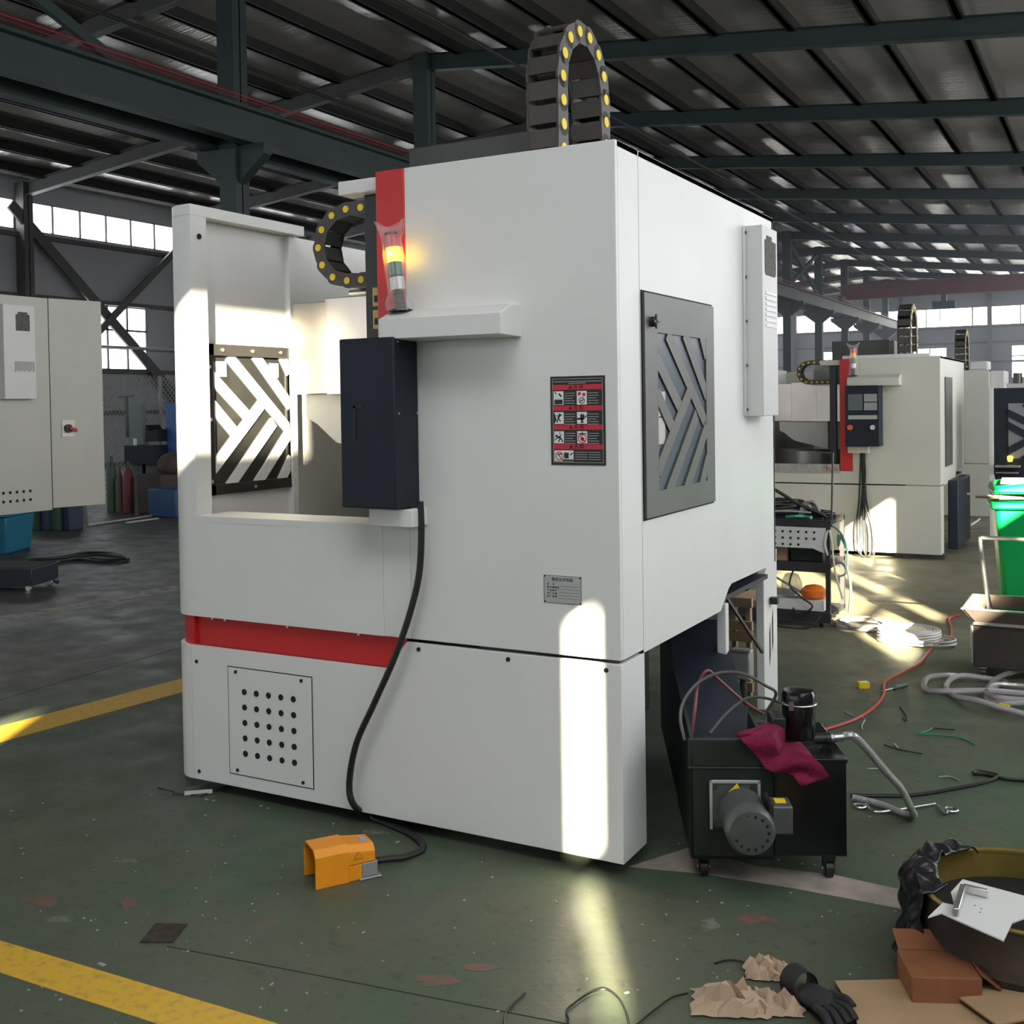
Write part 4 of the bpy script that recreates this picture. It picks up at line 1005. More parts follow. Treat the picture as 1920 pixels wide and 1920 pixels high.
# ------------------------------------------------------------------ red travelling crane
yc = 57.0
CR = thing('overhead_crane', 'red overhead travelling crane girder spanning the hall below the roof', 'crane', (-3, yc, 0))
crm = mat('crane_red_hazed', (.24, .04, .05), .6, var=.2, scale=.5)  # red muted so the haze is in its colour
MB().box(XC+.36, XR-.3, yc-.2, yc+.2, 6.85, 7.6).box(XC+.36, XR-.3, yc-.27, yc+.27, 6.82, 6.86).box(XC+.36, XR-.3, yc-.27, yc+.27, 7.58, 7.62).build('girder', crm, CR, smooth=False, world=True)
MB().box(XC+.34, XC+.58, yc-1.2, yc+1.2, 6.665, 6.95).build('end_truck', crm, CR, smooth=False, world=True)
hx = PY(1770, 560, yc).x
hz = PY(1770, 560, yc).z
MB().box(hx-.5, hx+.5, yc-.3, yc+.3, 6.1, 6.45).cyl((hx-.55, yc, 6.3), (hx+.55, yc, 6.3), .2, n=16).build('hoist', mat('hoist_blue', (.06, .09, .17), .5), CR, world=True)
MB().box(hx-.12, hx+.12, yc-.15, yc+.15, 6.4, 6.85).build('trolley', darksteel, CR, smooth=False, world=True)
for dx in (-.2, .25): MB().cyl((hx+dx, yc, 6.1), (hx+dx, yc, 5.45), .02, n=6).build('hoist_rope', darksteel, CR, world=True)

# ------------------------------------------------------------------ cable cart behind the machine
KX0, KX1, KY0, KY1 = -1.05, -.31, 4.38, 4.86
KC = thing('tool_cart', 'dark two-shelf cart loaded with loose cables behind the white machine', 'cart', (-.68, 4.62, 0))
cartm = mat('cart_dark', (.05, .05, .055), .5, .3, var=.3, scale=6)
for x in (KX0, KX1-.03):
    for y in (KY0, KY1-.03): MB().box(x, x+.03, y, y+.03, .05, .76).build('post', cartm, KC, smooth=False, world=True)
for z in (.72, .42, .07): MB().box(KX0, KX1, KY0, KY1, z, z+.03).box(KX0, KX1, KY0-.004, KY0+.006, z-.03, z+.04).build('shelf', cartm, KC, smooth=False, world=True)
for x in (KX0+.1, KX1-.07):
    for y in (KY0+.05, KY1-.05):
        MB().cyl((x-.012, y, .03), (x+.012, y, .03), .03, n=14).box(x-.02, x+.02, y-.02, y+.02, .04, .07).build('caster', black, KC, world=True)
MB().cyl((KX1-.01, KY0+.1, .7), (KX1+.005, KY0+.1, 1.22), .007, n=8).cyl((KX1+.005, KY0+.1, 1.22), (KX1-.11, KY0+.1, 1.225), .005, n=8).build('upright_rod', darksteel, KC, world=True)
PP = thing('perforated_panel', 'white sheet metal panel with round holes leaning on the cable cart', 'panel', (-.7, 4.365, .56))
MB().xz([(-1.0, .56), (-.42, .56), (-.345, .53), (-.33, .705), (-1.0, .705)], 4.355, 4.36).build('sheet', white, PP, smooth=False, world=True)
hm3 = MB().cyl((0, 0, 0), (0, -.002, 0), .009, n=10).mesh('hole'); hm3.materials.append(hole); bmf(hm3)
for i in range(11):
    for j in range(3):
        if j == 2 and i > 8: continue
        o = bpy.data.objects.new('hole', hm3); COL.objects.link(o); o.parent = PP; o.location = Vector((-.96+.055*i, 4.355, .672-.045*j))-Vector((-.7, 4.365, .56))
# things lying on the cart
rng = random.Random(3)
def coil(name, label, c, r, n, tube_r, m, dz=.0, jitter=.02, cat='cable', parent=None, squash=1.0):
    pts = []
    for i in range(n*14):
        a = 2*PI*i/14; rr = r+rng.uniform(-jitter, jitter)
        pts.append((c[0]+rr*math.cos(a), c[1]+rr*math.sin(a)*squash, c[2]+tube_r+dz*i/14+rng.uniform(0, tube_r)))
    o = MB().tube(pts, tube_r, 7, 2).build(name, m, parent)
    return tag(o, label, cat)
coil('cable_coil', 'thick coil of black cable lying on top of the cart', (-.72, 4.62, .752), .17, 5, .013, rubber, .02, .03, 'cable')
coil('cable_coil', 'small loose black cable loop on the cart end near the upright rod', (-.42, 4.58, .752), .09, 3, .009, rubber, .012, .02, 'cable')
tag(MB().tube([(-.95, 4.45, 1.0), (-.75, 4.42, .98), (-.55, 4.42, .87), (-.40, 4.45, .80), (-.36, 4.5, .765)], .012, 8, 6).build('cable', rubber), 'bent black cable arching down onto the cart', 'cable')
tag(MB().tube([(-1.0, 4.40, .79), (-.8, 4.39, .80), (-.6, 4.40, .81), (-.45, 4.44, .80)], .008, 8, 6).build('cable', mat('cable_grey', (.35, .35, .35), .5)), 'pale grey cable stretched along the cart top', 'cable')
tag(MB().tube([(-.62, 4.42, .765), (-.55, 4.40, .775), (-.5, 4.43, .772), (-.44, 4.40, .77)], .012, 8, 6).build('plastic_strip', mat('strip_teal', (.06, .35, .25), .3)), 'crumpled teal plastic strip among the cart cables', 'plastic strip')
tag(sheet_grid(lambda u, v: Vector((-.56+.16*u+.02*math.sin(7*v), 4.50+.05*v, .76+.13*math.sin(PI*u)*(1-.4*v)+.02*math.sin(9*u+5*v))), 12, 8).build('plastic_bag', mat('bag_dull', (.42, .40, .36), .5)), 'crumpled clear plastic bag on the cart top', 'bag')
tag(MB().box(-.99, -.62, 4.44, 4.62, .451, .58).build('cardboard_box', mat('cardboard', (.42, .27, .17), .8, var=.12, scale=6), bevel=.004), 'small brown cardboard box on the cart middle shelf', 'box')
tag(MB().box(-.60, -.37, 4.44, 4.62, .451, .56).build('tool_case', blackgreen, bevel=.01), 'black tool case on the cart middle shelf', 'case')
tag(MB().box(-.72, -.36, 4.40, 4.54, .112, .19).build('carton', paper, bevel=.004), 'flat white carton on the cart bottom shelf', 'carton')
tag(MB().lathe([(.06, 0), (.085, .02), (.09, .06), (.06, .09), (.02, .1)], (-.44, 4.46, .191), 20).build('plastic_bowl', mat('bowl_orange', (.9, .22, .03), .35)), 'bright orange plastic bowl on the white carton', 'bowl')
tag(MB().lathe([(.05, 0), (.075, .02), (.075, .1), (.05, .16), (.03, .17)], (-.60, 4.47, .191), 18).build('glass_jar', mat('jar_smoke', (.3, .3, .28), .15, alpha=.5)), 'smoky clear jar beside the orange bowl on the cart', 'jar')
for k, (col_, pts) in enumerate((((.5, .5, .5), [(-.33, 4.36, .68), (-.34, 4.35, .6), (-.33, 4.35, .55), (-.32, 4.36, .52), (-.335, 4.36, .6), (-.32, 4.37, .69)]),
        ((.75, .7, .5), [(-.31, 4.38, .69), (-.29, 4.36, .6), (-.28, 4.36, .48), (-.26, 4.36, .36), (-.22, 4.36, .22)]),
        ((.1, .28, .2), [(-.30, 4.4, .72), (-.24, 4.38, .68), (-.20, 4.38, .6), (-.19, 4.38, .54), (-.21, 4.38, .6), (-.25, 4.38, .66), (-.25, 4.38, .58), (-.235, 4.38, .66)]),
        ((.2, .4, .33), [(-.23, 4.38, .67), (-.2, 4.38, .6), (-.19, 4.38, .5), (-.2, 4.38, .4), (-.25, 4.38, .37)]),
        ((.28, .28, .27), [(-.29, 4.4, .47), (-.22, 4.38, .46), (-.18, 4.38, .38), (-.17, 4.38, .25), (-.18, 4.37, .13)]),
        ((.03, .03, .03), [(-.55, 4.36, .42), (-.58, 4.34, .3), (-.5, 4.33, .22), (-.42, 4.33, .16), (-.5, 4.33, .1), (-.56, 4.33, .14)]),
        ((.03, .03, .03), [(-.75, 4.35, .7), (-.8, 4.34, .5), (-.78, 4.33, .3), (-.75, 4.33, .05), (-.65, 4.3, .01), (-.45, 4.3, .012), (-.36, 4.34, .1)]))):
    MB().tube(pts, .007 if k != 4 else .010, 7, 6).build('loose_wire', mat('wire_%d' % k, col_, .5), KC, world=True)

# ------------------------------------------------------------------ things on the floor, right side
grey_cable = mat('cable_light_grey', (.42, .41, .38), .4)
coil('cable_coil', 'flat coil of grey cable on the floor by the cart wheel', (-.12, 4.52, 0), .17, 6, .008, grey_cable, .006, .022)
wh = MB(); rg2 = random.Random(5)
for k in range(9):
    for j in range(4):
        wh.lathe([(.12+.012*k-.006, 0), (.12+.012*k+.006, .0), (.12+.012*k+.006, .011), (.12+.012*k-.006, .011)], (.235, 4.22, .003+.0145*j), 36) if k in (0, 8) or j == 3 else None
o = MB()
for j in range(5):
    for k in range(6):
        rr = .105+.018*k+rg2.uniform(-.003, .003)
        o.tube([(.235+rr*math.cos(2*PI*i/28), 4.22+rr*math.sin(2*PI*i/28), .009+.0165*j+rg2.uniform(-.001, .001)) for i in range(28)], .0088, 6, 1, True)
wc = tag(o.build('hose_coil', mat('hose_white', (.58, .56, .53), .35)), 'thick coil of white plastic tube lying in the sunlight', 'hose')
tag(MB().tube([(.33+.2*math.cos(2*PI*i/14)*(1+.02*(i % 3)), 4.12+.13*math.sin(2*PI*i/14), .008+.0015*i) for i in range(31)], .007, 7, 3).build('loose_tube', mat('tube_grey', (.5, .5, .48), .4)), 'loose grey tube rings slipping off the white coil', 'hose')
redm = mat('cord_red', (.45, .06, .045), .45)
tag(MB().tube([G(*q, .009) for q in ((1525, 1374), (1600, 1350), (1640, 1325), (1657, 1302), (1659, 1280), (1690, 1262), (1725, 1243), (1742, 1220), (1760, 1203), (1781, 1195), (1784, 1178), (1780, 1160), (1800, 1152))], .008, 8, 8).build('red_cord', redm), 'thin red cord winding over the floor from tank to trolley', 'cord')
clr = mat('clear_pvc', (.72, .67, .70), .12, alpha=.55)
HC = thing('hose_coil', 'loose loops of clear reinforced hose on the floor by the trolley', 'hose', (.85, 2.95, 0))
hp2 = [G(*q, .018) for q in ((1808, 1268), (1770, 1270), (1738, 1280), (1735, 1292), (1765, 1300), (1850, 1303), (1920, 1300), (1980, 1305), (2000, 1325), (1950, 1342), (1890, 1335), (1830, 1322), (1790, 1305), (1775, 1290), (1800, 1275), (1870, 1275), (1885, 1285), (1860, 1298), (1850, 1310), (1880, 1322), (1940, 1325))]
for i_, p_ in enumerate(hp2): p_.z += .012*(i_ % 3)
MB().tube(hp2, .015, 9, 8).build('hose', clr, HC, world=True)
hp3 = [G(*q, .02) for q in ((1852, 1300), (1865, 1285), (1890, 1270), (1930, 1268), (1980, 1285), (1970, 1300), (1900, 1292), (1862, 1295), (1850, 1305), (1870, 1318), (1930, 1320))]
for i_, p_ in enumerate(hp3): p_.z += .02+.01*(i_ % 2)
MB().tube(hp3, .014, 9, 8).build('hose', clr, HC, world=True)
m = MB()
for pts in (hp2, hp3):
    C_ = curve(pts, 24)
    for i in range(1, len(C_)-1):
        d = (C_[i+1]-C_[i-1]).normalized(); m.cyl(C_[i]-d*.0012, C_[i]+d*.0012, .0158, n=7, caps=False)
w_ = m.build('hose_wire', steel, HC, world=True); w_['kind'] = 'stuff'
# screwdriver, yellow block
a, b = G(1652, 1296, .012), G(1700, 1284, .014)
SD = thing('screwdriver', 'screwdriver with dark green handle lying across the red cord', 'screwdriver', tuple(a))
d = (b-a).normalized(); L_ = (b-a).length
MB().lathe([(.004, 0), (.012, .01), (.013, .03), (.010, .05), (.013, .07), (.012, L_*.55), (.006, L_*.58)], tuple(b-d*L_*.55), 12, tuple(d)).build('handle', mat('handle_green', (.06, .10, .09), .3), SD, world=True)
MB().cyl(a, b-d*L_*.5, .004, n=8).build('shaft', steel, SD, world=True)
yb = G(1619, 1290)
YB_ = thing('yellow_box', 'tiny yellow box with white label on the floor', 'box', tuple(yb), .5)
MB().box(-.03, .03, -.02, .02, 0, .035).build('carton', mat('carton_yellow', (.75, .55, .02), .5), YB_, bevel=.002)
MB().box(-.012, .02, -.012, .012, .0352, .036).build('label', paper, YB_, smooth=False)
tag(MB().cyl(G(1874, 1322, .03), G(1892, 1326, .03), .012, n=10).build('hose_tag', yellowcap), 'small yellow tag on the clear hose loops', 'tag')
# bent steel bar with an eye at each end
SB = thing('bent_bar', 'bent steel bar with an eye at each end by the hose', 'steel bar', tuple(G(1690, 1518)))
def eye(c, r): return [Vector((c.x+r*math.cos(t), c.y+r*math.sin(t), .012)) for t in [2*PI*i/16 for i in range(17)]]
e1, e2 = G(1612, 1511, .012), G(1784, 1518, .012)
MB().tube(eye(e1, .022), .005, 8, 2).build('eye', steel, SB, world=True); MB().tube(eye(e2, .022), .005, 8, 2).build('eye', steel, SB, world=True)
MB().tube([e1+Vector((.02, 0, 0)), G(1625, 1508, .012), G(1640, 1522, .012), G(1690, 1517, .012), G(1740, 1509, .012), G(1758, 1508, .012), G(1772, 1524, .012), e2-Vector((.01, .018, 0))], .005, 8, 5).build('rod', steel, SB, world=True)
tag(MB().tube([G(*q, .008) for q in ((1594, 1491), (1650, 1492), (1710, 1491), (1780, 1480), (1840, 1468), (1872, 1456), (1855, 1450), (1832, 1446), (1826, 1450), (1850, 1452), (1890, 1461), (1960, 1464))], .0075, 8, 7).build('black_cable', rubber), 'black cable on the floor running from behind the tank', 'cable')
# offcuts of wire
scr = [((.3, .32, .3), [(1582, 1333), (1600, 1342), (1622, 1347)], 'pale wire offcut near the red cord'),
       ((.45, .47, .46), [(1622, 1350), (1616, 1360), (1617, 1368)], 'short curled pale wire offcut'),
       ((.03, .3, .2), [(1716, 1376), (1760, 1378), (1800, 1383), (1828, 1396)], 'long bright green wire offcut on the floor'),
       ((.03, .3, .2), [(1726, 1374), (1742, 1369), (1749, 1364)], 'short bright green wire offcut beside the long one'),
       ((.02, .04, .035), [(1657, 1396), (1690, 1406), (1729, 1413)], 'dark green wire offcut on the floor'),
       ((.02, .03, .03), [(1688, 1325), (1698, 1340), (1700, 1351), (1692, 1346)], 'hooked dark wire offcut on the floor'),
       ((.02, .03, .03), [(1750, 1365), (1790, 1368)], 'fine dark wire offcut near the green wires'),
       ((.5, .5, .47), [(1627, 1441), (1658, 1441)], 'straight white wire offcut by the tank hose'),
       ((.3, .34, .3), [(1760, 1457), (1780, 1456), (1799, 1464)], 'faint curved wire offcut near the black cable'),
       ((.6, .6, .58), [(1676, 1394), (1684, 1402)], 'tiny white wire offcut')]
for c_, pts, lb in scr:
    tag(MB().tube([G(*q, .004) for q in pts], .003, 6, 5).build('wire_offcut', mat('offcut_%.2f_%.2f' % (c_[0], c_[1]), c_, .5)), lb, 'wire')
spk = MB(); rs = random.Random(11)
for i in range(200):
    px, py = rs.uniform(20, 1900), rs.uniform(1420, 1900)
    if 320 < px < 1215 and py < 1640-(1215-px)*.2+10: continue
    p = G(px, py); s_ = rs.uniform(.001, .003)*(2.2 if rs.random() < .06 else 1); an = rs.uniform(0, PI)
    u_ = Vector((math.cos(an), math.sin(an), 0))*s_*rs.uniform(1, 2.5); v_ = Vector((-math.sin(an), math.cos(an), 0))*s_
    spk.obox(p+Vector((0, 0, .0012)), u_, v_, (0, 0, .0012))
tag(spk.build('floor_debris', mat('debris_pale', (.33, .34, .30), .7), smooth=False), 'pale specks of swarf and grit scattered over the green floor', 'debris', kind='stuff')

# ------------------------------------------------------------------ stainless trolley and wheeled bin
TR = thing('stainless_trolley', 'stainless steel swarf trolley with tube handle beside the green bin', 'trolley', (.72, 3.38, 0))
ss_shaded = mat('stainless', (.12, .10, .085), .36, .7, var=.25, scale=3)  # steel darkened: the trolley's shade is put into its colour
sst = mat('stainless_edge', (.72, .70, .67), .25, .9)
MB().box(0, .62, 0, .5, .062, .30).build('bin', ss_shaded, TR, bevel=.004)
MB().xz([(-.06, .395), (-.055, .385), (.01, .318), (.62, .318), (.69, .395)], -.02, .0).build('front_lip', ss_shaded, TR, smooth=False)
MB().xz([(-.06, .395), (.01, .318), (.62, .318), (.69, .395)], .5, .52).build('rear_lip', ss_shaded, TR, smooth=False)
MB().prism([(-.06, .395), (.01, .318), (.018, .318), (-.052, .395)], lambda a, b: (a, -.02, b), lambda a, b: (a, .52, b)).build('end_lip', sst, TR, smooth=False)
MB().box(-.062, .69, -.026, -.018, .388, .398).box(.005, .62, -.026, -.016, .305, .322).build('rim', sst, TR, smooth=False)
MB().box(-.014, .0, .0, .5, .08, .30).build('end_plate', sst, TR, bevel=.003)  # lighter steel paints this end as the lit one
for x in (.05, .57):
    for y in (.05, .45):
        c = MB().box(x-.018, x+.018, y-.02, y+.02, .045, .062).build('caster', sst, TR, smooth=False)
        MB().cyl((x-.012, y, .024), (x+.012, y, .024), .024, n=16).build('caster_wheel', darksteel, c)
MB().tube([(.04, .49, .30), (.012, .5, .5), (-.012, .5, .72), (.0, .5, .737), (.02, .5, .74), (.3, .5, .74), (.62, .5, .74), (.645, .5, .72), (.60, .49, .30)], .012, 10, 3).build('handle', sst, TR)
GB = thing('wheeled_bin', 'bright green wheeled rubbish bin with lid propped open', 'bin', (.90, 5.55, 0), .15)
gm_ = mat('bin_green', (.0, .40, .095), .35, var=.12, scale=3)
def frus(x0, x1, y0, y1, z0, X0, X1, Y0, Y1, z1): return MB().add([(x0, y0, z0), (x1, y0, z0), (x1, y1, z0), (x0, y1, z0), (X0, Y0, z1), (X1, Y0, z1), (X1, Y1, z1), (X0, Y1, z1)], [(0, 3, 2, 1), (4, 5, 6, 7), (0, 1, 5, 4), (1, 2, 6, 5), (2, 3, 7, 6), (3, 0, 4, 7)])
frus(-.22, .22, -.22, .22, .05, -.275, .275, -.29, .29, .80).build('body', gm_, GB, bevel=.03)
MB().box(-.31, .31, -.33, .33, .79, .84).build('rim', gm_, GB, bevel=.015)
MB().xz([(-.30, .90), (-.27, .955), (-.10, .975), (.31, .97), (.33, .905)], -.34, .34).build('lid', gm_, GB, bevel=.02)
MB().xy([(-.24, -.28), (.2, -.3), (.18, .2), (-.2, .2)], .97, .985).build('lid_dirt', mat('sawdust', (.28, .33, .16), .9), GB, smooth=False)
for y in (-.2, .2): MB().cyl((.24, y-.02, .09), (.24, y+.02, .09), .09, n=20).build('wheel', rubber, GB)
for i, (p0, p1, c_) in enumerate((((-.42, -.30, .895), (-.05, -.34, .875), (.55, .5, .4)), ((-.36, -.33, .875), (.1, -.35, .872), (.12, .09, .05)), ((-.2, -.35, .87), (.25, -.36, .885), (.3, .22, .12)))):
    tag(MB().bar(Vector((.9, 5.55, 0))+Vector(p0), Vector((.9, 5.55, 0))+Vector(p1), .02, .014).build('scrap_strip', mat('scrap_%d' % i, c_, .6), smooth=False), ('pale scrap strip sticking furthest out of the green bin', 'dark scrap strip jammed under the green bin lid', 'brown scrap strip across the front of the green bin')[i], 'scrap')
tag(MB().tube([G(1820, 985, 0), G(1832, 977, .02), G(1837, 973, .02)], .012, 8, 4).build('bent_rod', paper), 'bent white rod on the dark floor beyond the bin', 'rod')

# crate wood and junction box at the machine's rear
plank = wood_mat('pallet_wood', (.48, .33, .20), (.33, .22, .13))
WC = thing('wooden_crate', 'raw timber crate frame standing behind the white machine', 'crate', tuple(PY(1392, 1330, 2.45)*Vector((1, 1, 0)) if False else (PY(1392, 1330, 2.45).x, 2.45, 0)))
xa, xb = PY(1378, 1200, 2.45).x, PY(1398, 1200, 2.45).x+.02
zt_ = PY(1390, 1125, 2.45).z
for x in (xa, xb): MB().box(x-.012, x+.012, 2.43, 2.47, .0, zt_).build('plank', plank, WC, smooth=False, world=True)
for z in (.03, .3, .36, zt_-.03): MB().box(xa-.02, xb+.03, 2.40, 2.43, z, z+.05).build('plank', plank, WC, smooth=False, world=True)
MB().box(xa-.02, xb+.04, 2.47, 2.8, zt_-.03, zt_).build('plank', plank, WC, smooth=False, world=True)
jb = PY(1388, 1275, 1.75)
JB = thing('junction_box', 'dented grey metal junction box on a post beneath the machine side', 'junction box', (jb.x, 1.75, jb.z))
jm = mat('box_galvanised', (.32, .32, .31), .45, .3, var=.3, scale=9, col2=(.34, .35, .2), thresh=(.6, .7))
MB().box(-.055, .045, 0, .08, 0, .14).build('box', jm, JB, bevel=.008)
MB().box(-.06, .05, -.006, .0, .135, .148).build('lid_rim', jm, JB, bevel=.002)
MB().tube([(-.05, .02, .13), (-.07, .0, .1), (-.07, .0, .04), (-.06, .03, -.04)], .008, 8, 5).build('conduit', black, JB)
MB().cyl((0, .05, -jb.z), (0, .05, .0), .016, n=10).build('post', darksteel, JB)
tag(MB().bar((-.07, 1.35, .72), (-.02, 1.72, jb.z+.15), .012, .012).build('prop_rod', darksteel), 'thin dark rod slanting from the machine to the junction box', 'rod')
# ------------------------------------------------------------------ across the aisle: bin, tool cart, cables, store corner
LB = thing('storage_bin', 'cyan blue plastic bin on the floor under the cream machine', 'bin', (G(10, 1035).x-.1, G(10, 1035).y, 0), math.radians(26))
cy = mat('bin_cyan', (.01, .16, .26), .4)
frus(-.6, .22, -.3, .3, 0, -.66, .26, -.34, .34, .42).build('body', cy, LB, bevel=.02)
MB().box(-.68, .28, -.36, .36, .42, .45).build('rim', cy, LB, bevel=.01)
q = G(60, 1110)
TC = thing('tool_chest', 'dark blue tool chest on casters at the edge of the picture', 'tool chest', (q.x, q.y, 0), math.radians(22))
tcm = mat('chest_navy', (.012, .02, .035), .35)
MB().box(-.7, .0, .0, .45, .05, .20).build('body', tcm, TC, bevel=.005)
MB().box(-.71, .01, -.01, .46, .20, .206).build('rim', mat('chest_edge', (.10, .13, .10), .4), TC, smooth=False)
MB().box(-.7, .0, .01, .44, .205, .212).build('tray', hole, TC, smooth=False)
for x in (-.6, -.06):
    for y in (.05, .40): MB().cyl((x, y-.012, .025), (x, y+.012, .025), .025, n=14).build('caster', screwm, TC)
rngc = random.Random(21)
def floor_cable(name, px, r, label, m=rubber, cat='cable'): return tag(MB().tube([G(a, b, r+.002) for a, b in px], r, 7, 6).build(name, m), label, cat)
floor_cable('floor_cable', [(0, 1060), (40, 1052), (90, 1048), (140, 1043), (190, 1040), (232, 1044), (238, 1050), (200, 1054), (150, 1050), (110, 1054), (60, 1062)], .018, 'black cable lying in a long loop before the cream machine')
floor_cable('floor_cable', [(70, 1056), (78, 1066), (85, 1075), (98, 1082), (108, 1090), (104, 1084), (88, 1078), (66, 1080)], .012, 'short black cable branching towards the tool chest')
floor_cable('floor_cable', [(120, 1044), (160, 1036), (210, 1037), (240, 1046), (210, 1050), (170, 1046)], .014, 'black cable bundle on the dark floor near the white machine corner')
# timber battens lying behind the cream machine
for i, (pa_, pb2) in enumerate((((132, 948), (150, 985)), ((143, 946), (162, 984)))):
    a, b = G(*pb2, .03), G(*pa_, .03)
    d = (b-a).normalized(); b = a+d*1.6+Vector((0, 0, .45))
    tag(MB().bar(a, b, .05, .03).build('batten', mat('batten_grey', (.25, .24, .23), .7), smooth=False), ('pale batten leaning behind the cream machine, nearer its open side', 'pale batten leaning behind the cream machine, nearer the white machine')[i], 'batten')
for i, (pa_, pb2) in enumerate((((165, 984), (295, 965)), ((235, 980), (295, 972)))):
    a, b = G(*pa_, .02), G(*pb2, .02)
    tag(MB().bar(a, b, .05, .02).build('angle_bar', mat('bar_pale', (.42, .42, .42), .5), smooth=False), ('long pale bar on the floor before the store corner', 'short pale bar lying over the long one by the store corner')[i], 'bar')
# store corner at the wall: mesh fence, blue lathe, posts, bins
yS = 9.6
def S_(px, py): return PY(px, py, yS)
a, b = S_(190, 700), S_(330, 950)
MF = thing('mesh_fence', 'grey wire mesh fence screening the store corner by the wall', 'fence', (a.x, yS+.6, 0))
mfm = mat('fence_wire', (.34, .35, .34), .5)
fz = S_(250, 715).z+.1; fx0, fx1 = a.x-1.2, b.x+1.0
for x in (fx0, (fx0+fx1)/2, fx1): MB().box(x-.025, x+.025, yS+.58, yS+.62, 0, fz).build('post', mfm, MF, smooth=False, world=True)
m = MB(); st = .09; W_ = fx1-fx0
n_ = int((W_+fz)/st)
for i in range(n_+1):
    for s in (1, -1):
        t0 = i*st-fz
        P = clip([(t0, 0), (t0+fz, fz), (t0+fz+.012, fz), (t0+.012, 0)], 0, W_, 0, fz)
        if len(P) > 2: m.xz([((fx0+p[0]) if s > 0 else (fx1-p[0]), p[1]) for p in P], yS+.596, yS+.602)
w_ = m.build('wire_mesh', mfm, MF, smooth=False, world=True); w_['kind'] = 'stuff'
sx = S_(296, 820).x
tag(MB().box(sx-.02, S_(310, 820).x+.06, yS+.2, yS+.3, 0, S_(300, 755).z).build('blue_post', mat('post_blue', (.07, .16, .42), .5), smooth=False), 'bright blue upright post at the store fence', 'post')
c0, c1 = S_(242, 870), S_(297, 835)
BL = thing('bench_machine', 'dark blue bench machine standing in the store corner', 'machine', ((c0.x+c1.x)/2, yS, 0))
MB().box(c0.x, c1.x, yS-.1, yS+.45, c0.z, c1.z).build('bed', navy, BL, bevel=.01, world=True)
MB().xz([(S_(272, 828).x, S_(272, 828).z), (S_(296, 828).x, S_(296, 828).z), (S_(296, 800).x, S_(296, 805).z), (S_(280, 800).x, S_(280, 808).z), (S_(273, 795).x, S_(273, 797).z)], yS, yS+.3).build('headstock', navy, BL, smooth=False, world=True)
MB().cyl((S_(258, 838).x, yS-.05, c1.z), (S_(258, 838).x, yS-.05, S_(258, 822).z), .03, n=10).build('lever', paper, BL, world=True)
MB().box(c0.x+.05, c0.x+.3, yS, yS+.4, 0, c0.z).box(c1.x-.3, c1.x-.05, yS, yS+.4, 0, c0.z).build('foot', darksteel, BL, smooth=False, world=True)
g0, g1 = S_(215, 865), S_(243, 755)
tag(MB().xz([(g0.x, g0.z), (S_(245, 865).x, g0.z), (S_(238, 755).x, g1.z), (g0.x, g1.z)], yS+.3, yS+.4).build('locker', mat('locker_green', (.20, .25, .23), .5), smooth=False), 'pale green locker behind the dark blue bench machine', 'locker')
tag(MB().bar(S_(237, 745), S_(239, 820), .04, .04).bar(S_(222, 745), S_(250, 742), .03, .03).build('stand_pole', darksteel, smooth=False), 'thin T-shaped pole stand beside the green locker', 'stand')
for i, (x0_, x1_, yt, c_, lb) in enumerate(((203, 218, 860, (.05, .09, .06), 'dark green gas cylinder in the store corner'), (219, 232, 880, (.10, .08, .055), 'brown gas cylinder in the store corner'), (233, 250, 872, (.16, .03, .035), 'dark red gas cylinder in the store corner'))):
    p0 = PY(x0_, 950, yS-.8); p1 = PY(x1_, 950, yS-.8); rr = (p1.x-p0.x)/2*.87; zt2 = PY(x0_, yt, yS-.8).z
    cx_ = (p0.x+p1.x)/2
    CY = thing('gas_cylinder', lb, 'gas cylinder', (cx_, yS-.8, 0))
    MB().lathe([(rr, 0), (rr, zt2-.2), (rr*.6, zt2-.08), (rr*.3, zt2-.04)], (0, 0, 0), 18).build('body', mat('cyl_%d' % i, c_, .5), CY)
    MB().cyl((0, 0, zt2-.05), (0, 0, zt2+.05), rr*.35, n=10).build('valve', darksteel, CY)
p0 = PY(258, 960, yS-.9); p1 = PY(300, 890, yS-.9)
tag(MB().box(p0.x, p1.x, yS-.9, yS-.3, 0, p1.z).build('storage_crate', mat('crate_brown', (.06, .05, .045), .7, var=.3, scale=4), bevel=.02), 'dark brown storage crate at the foot of the fence', 'crate')
tag(MB().sphere((p1.x-.05, yS-.6, p1.z+.15), .22, 14, 1, 1, .8).build('sack', mat('sack_brown', (.12, .09, .075), .9, var=.3, scale=9)), 'brown sack resting on the dark storage crate', 'sack')
tag(MB().box(p1.x+.05, p1.x+.6, yS-1.2, yS-.9, 0, .42).build('blue_case', mat('case_blue', (.02, .08, .2), .5), bevel=.02), 'blue case beside the brown storage crate', 'case')
for k in range(4):
    g_ = G(72+20*k, 993)
    tag(MB().box(-.12, .12, -.12, .12, 0, .45-.08*(k % 2)).build('parts_box', mat('pbox_%d' % k, ((.02, .05, .035), (.02, .04, .10), (.04, .10, .06), (.015, .03, .07))[k], .5), bevel=.01),
        'small %s box on the floor below the cream machine' % ('dark green', 'dark blue', 'mid green', 'blue black')[k], 'box', 'boxes below the cream machine').location = (g_.x, g_.y, 0)

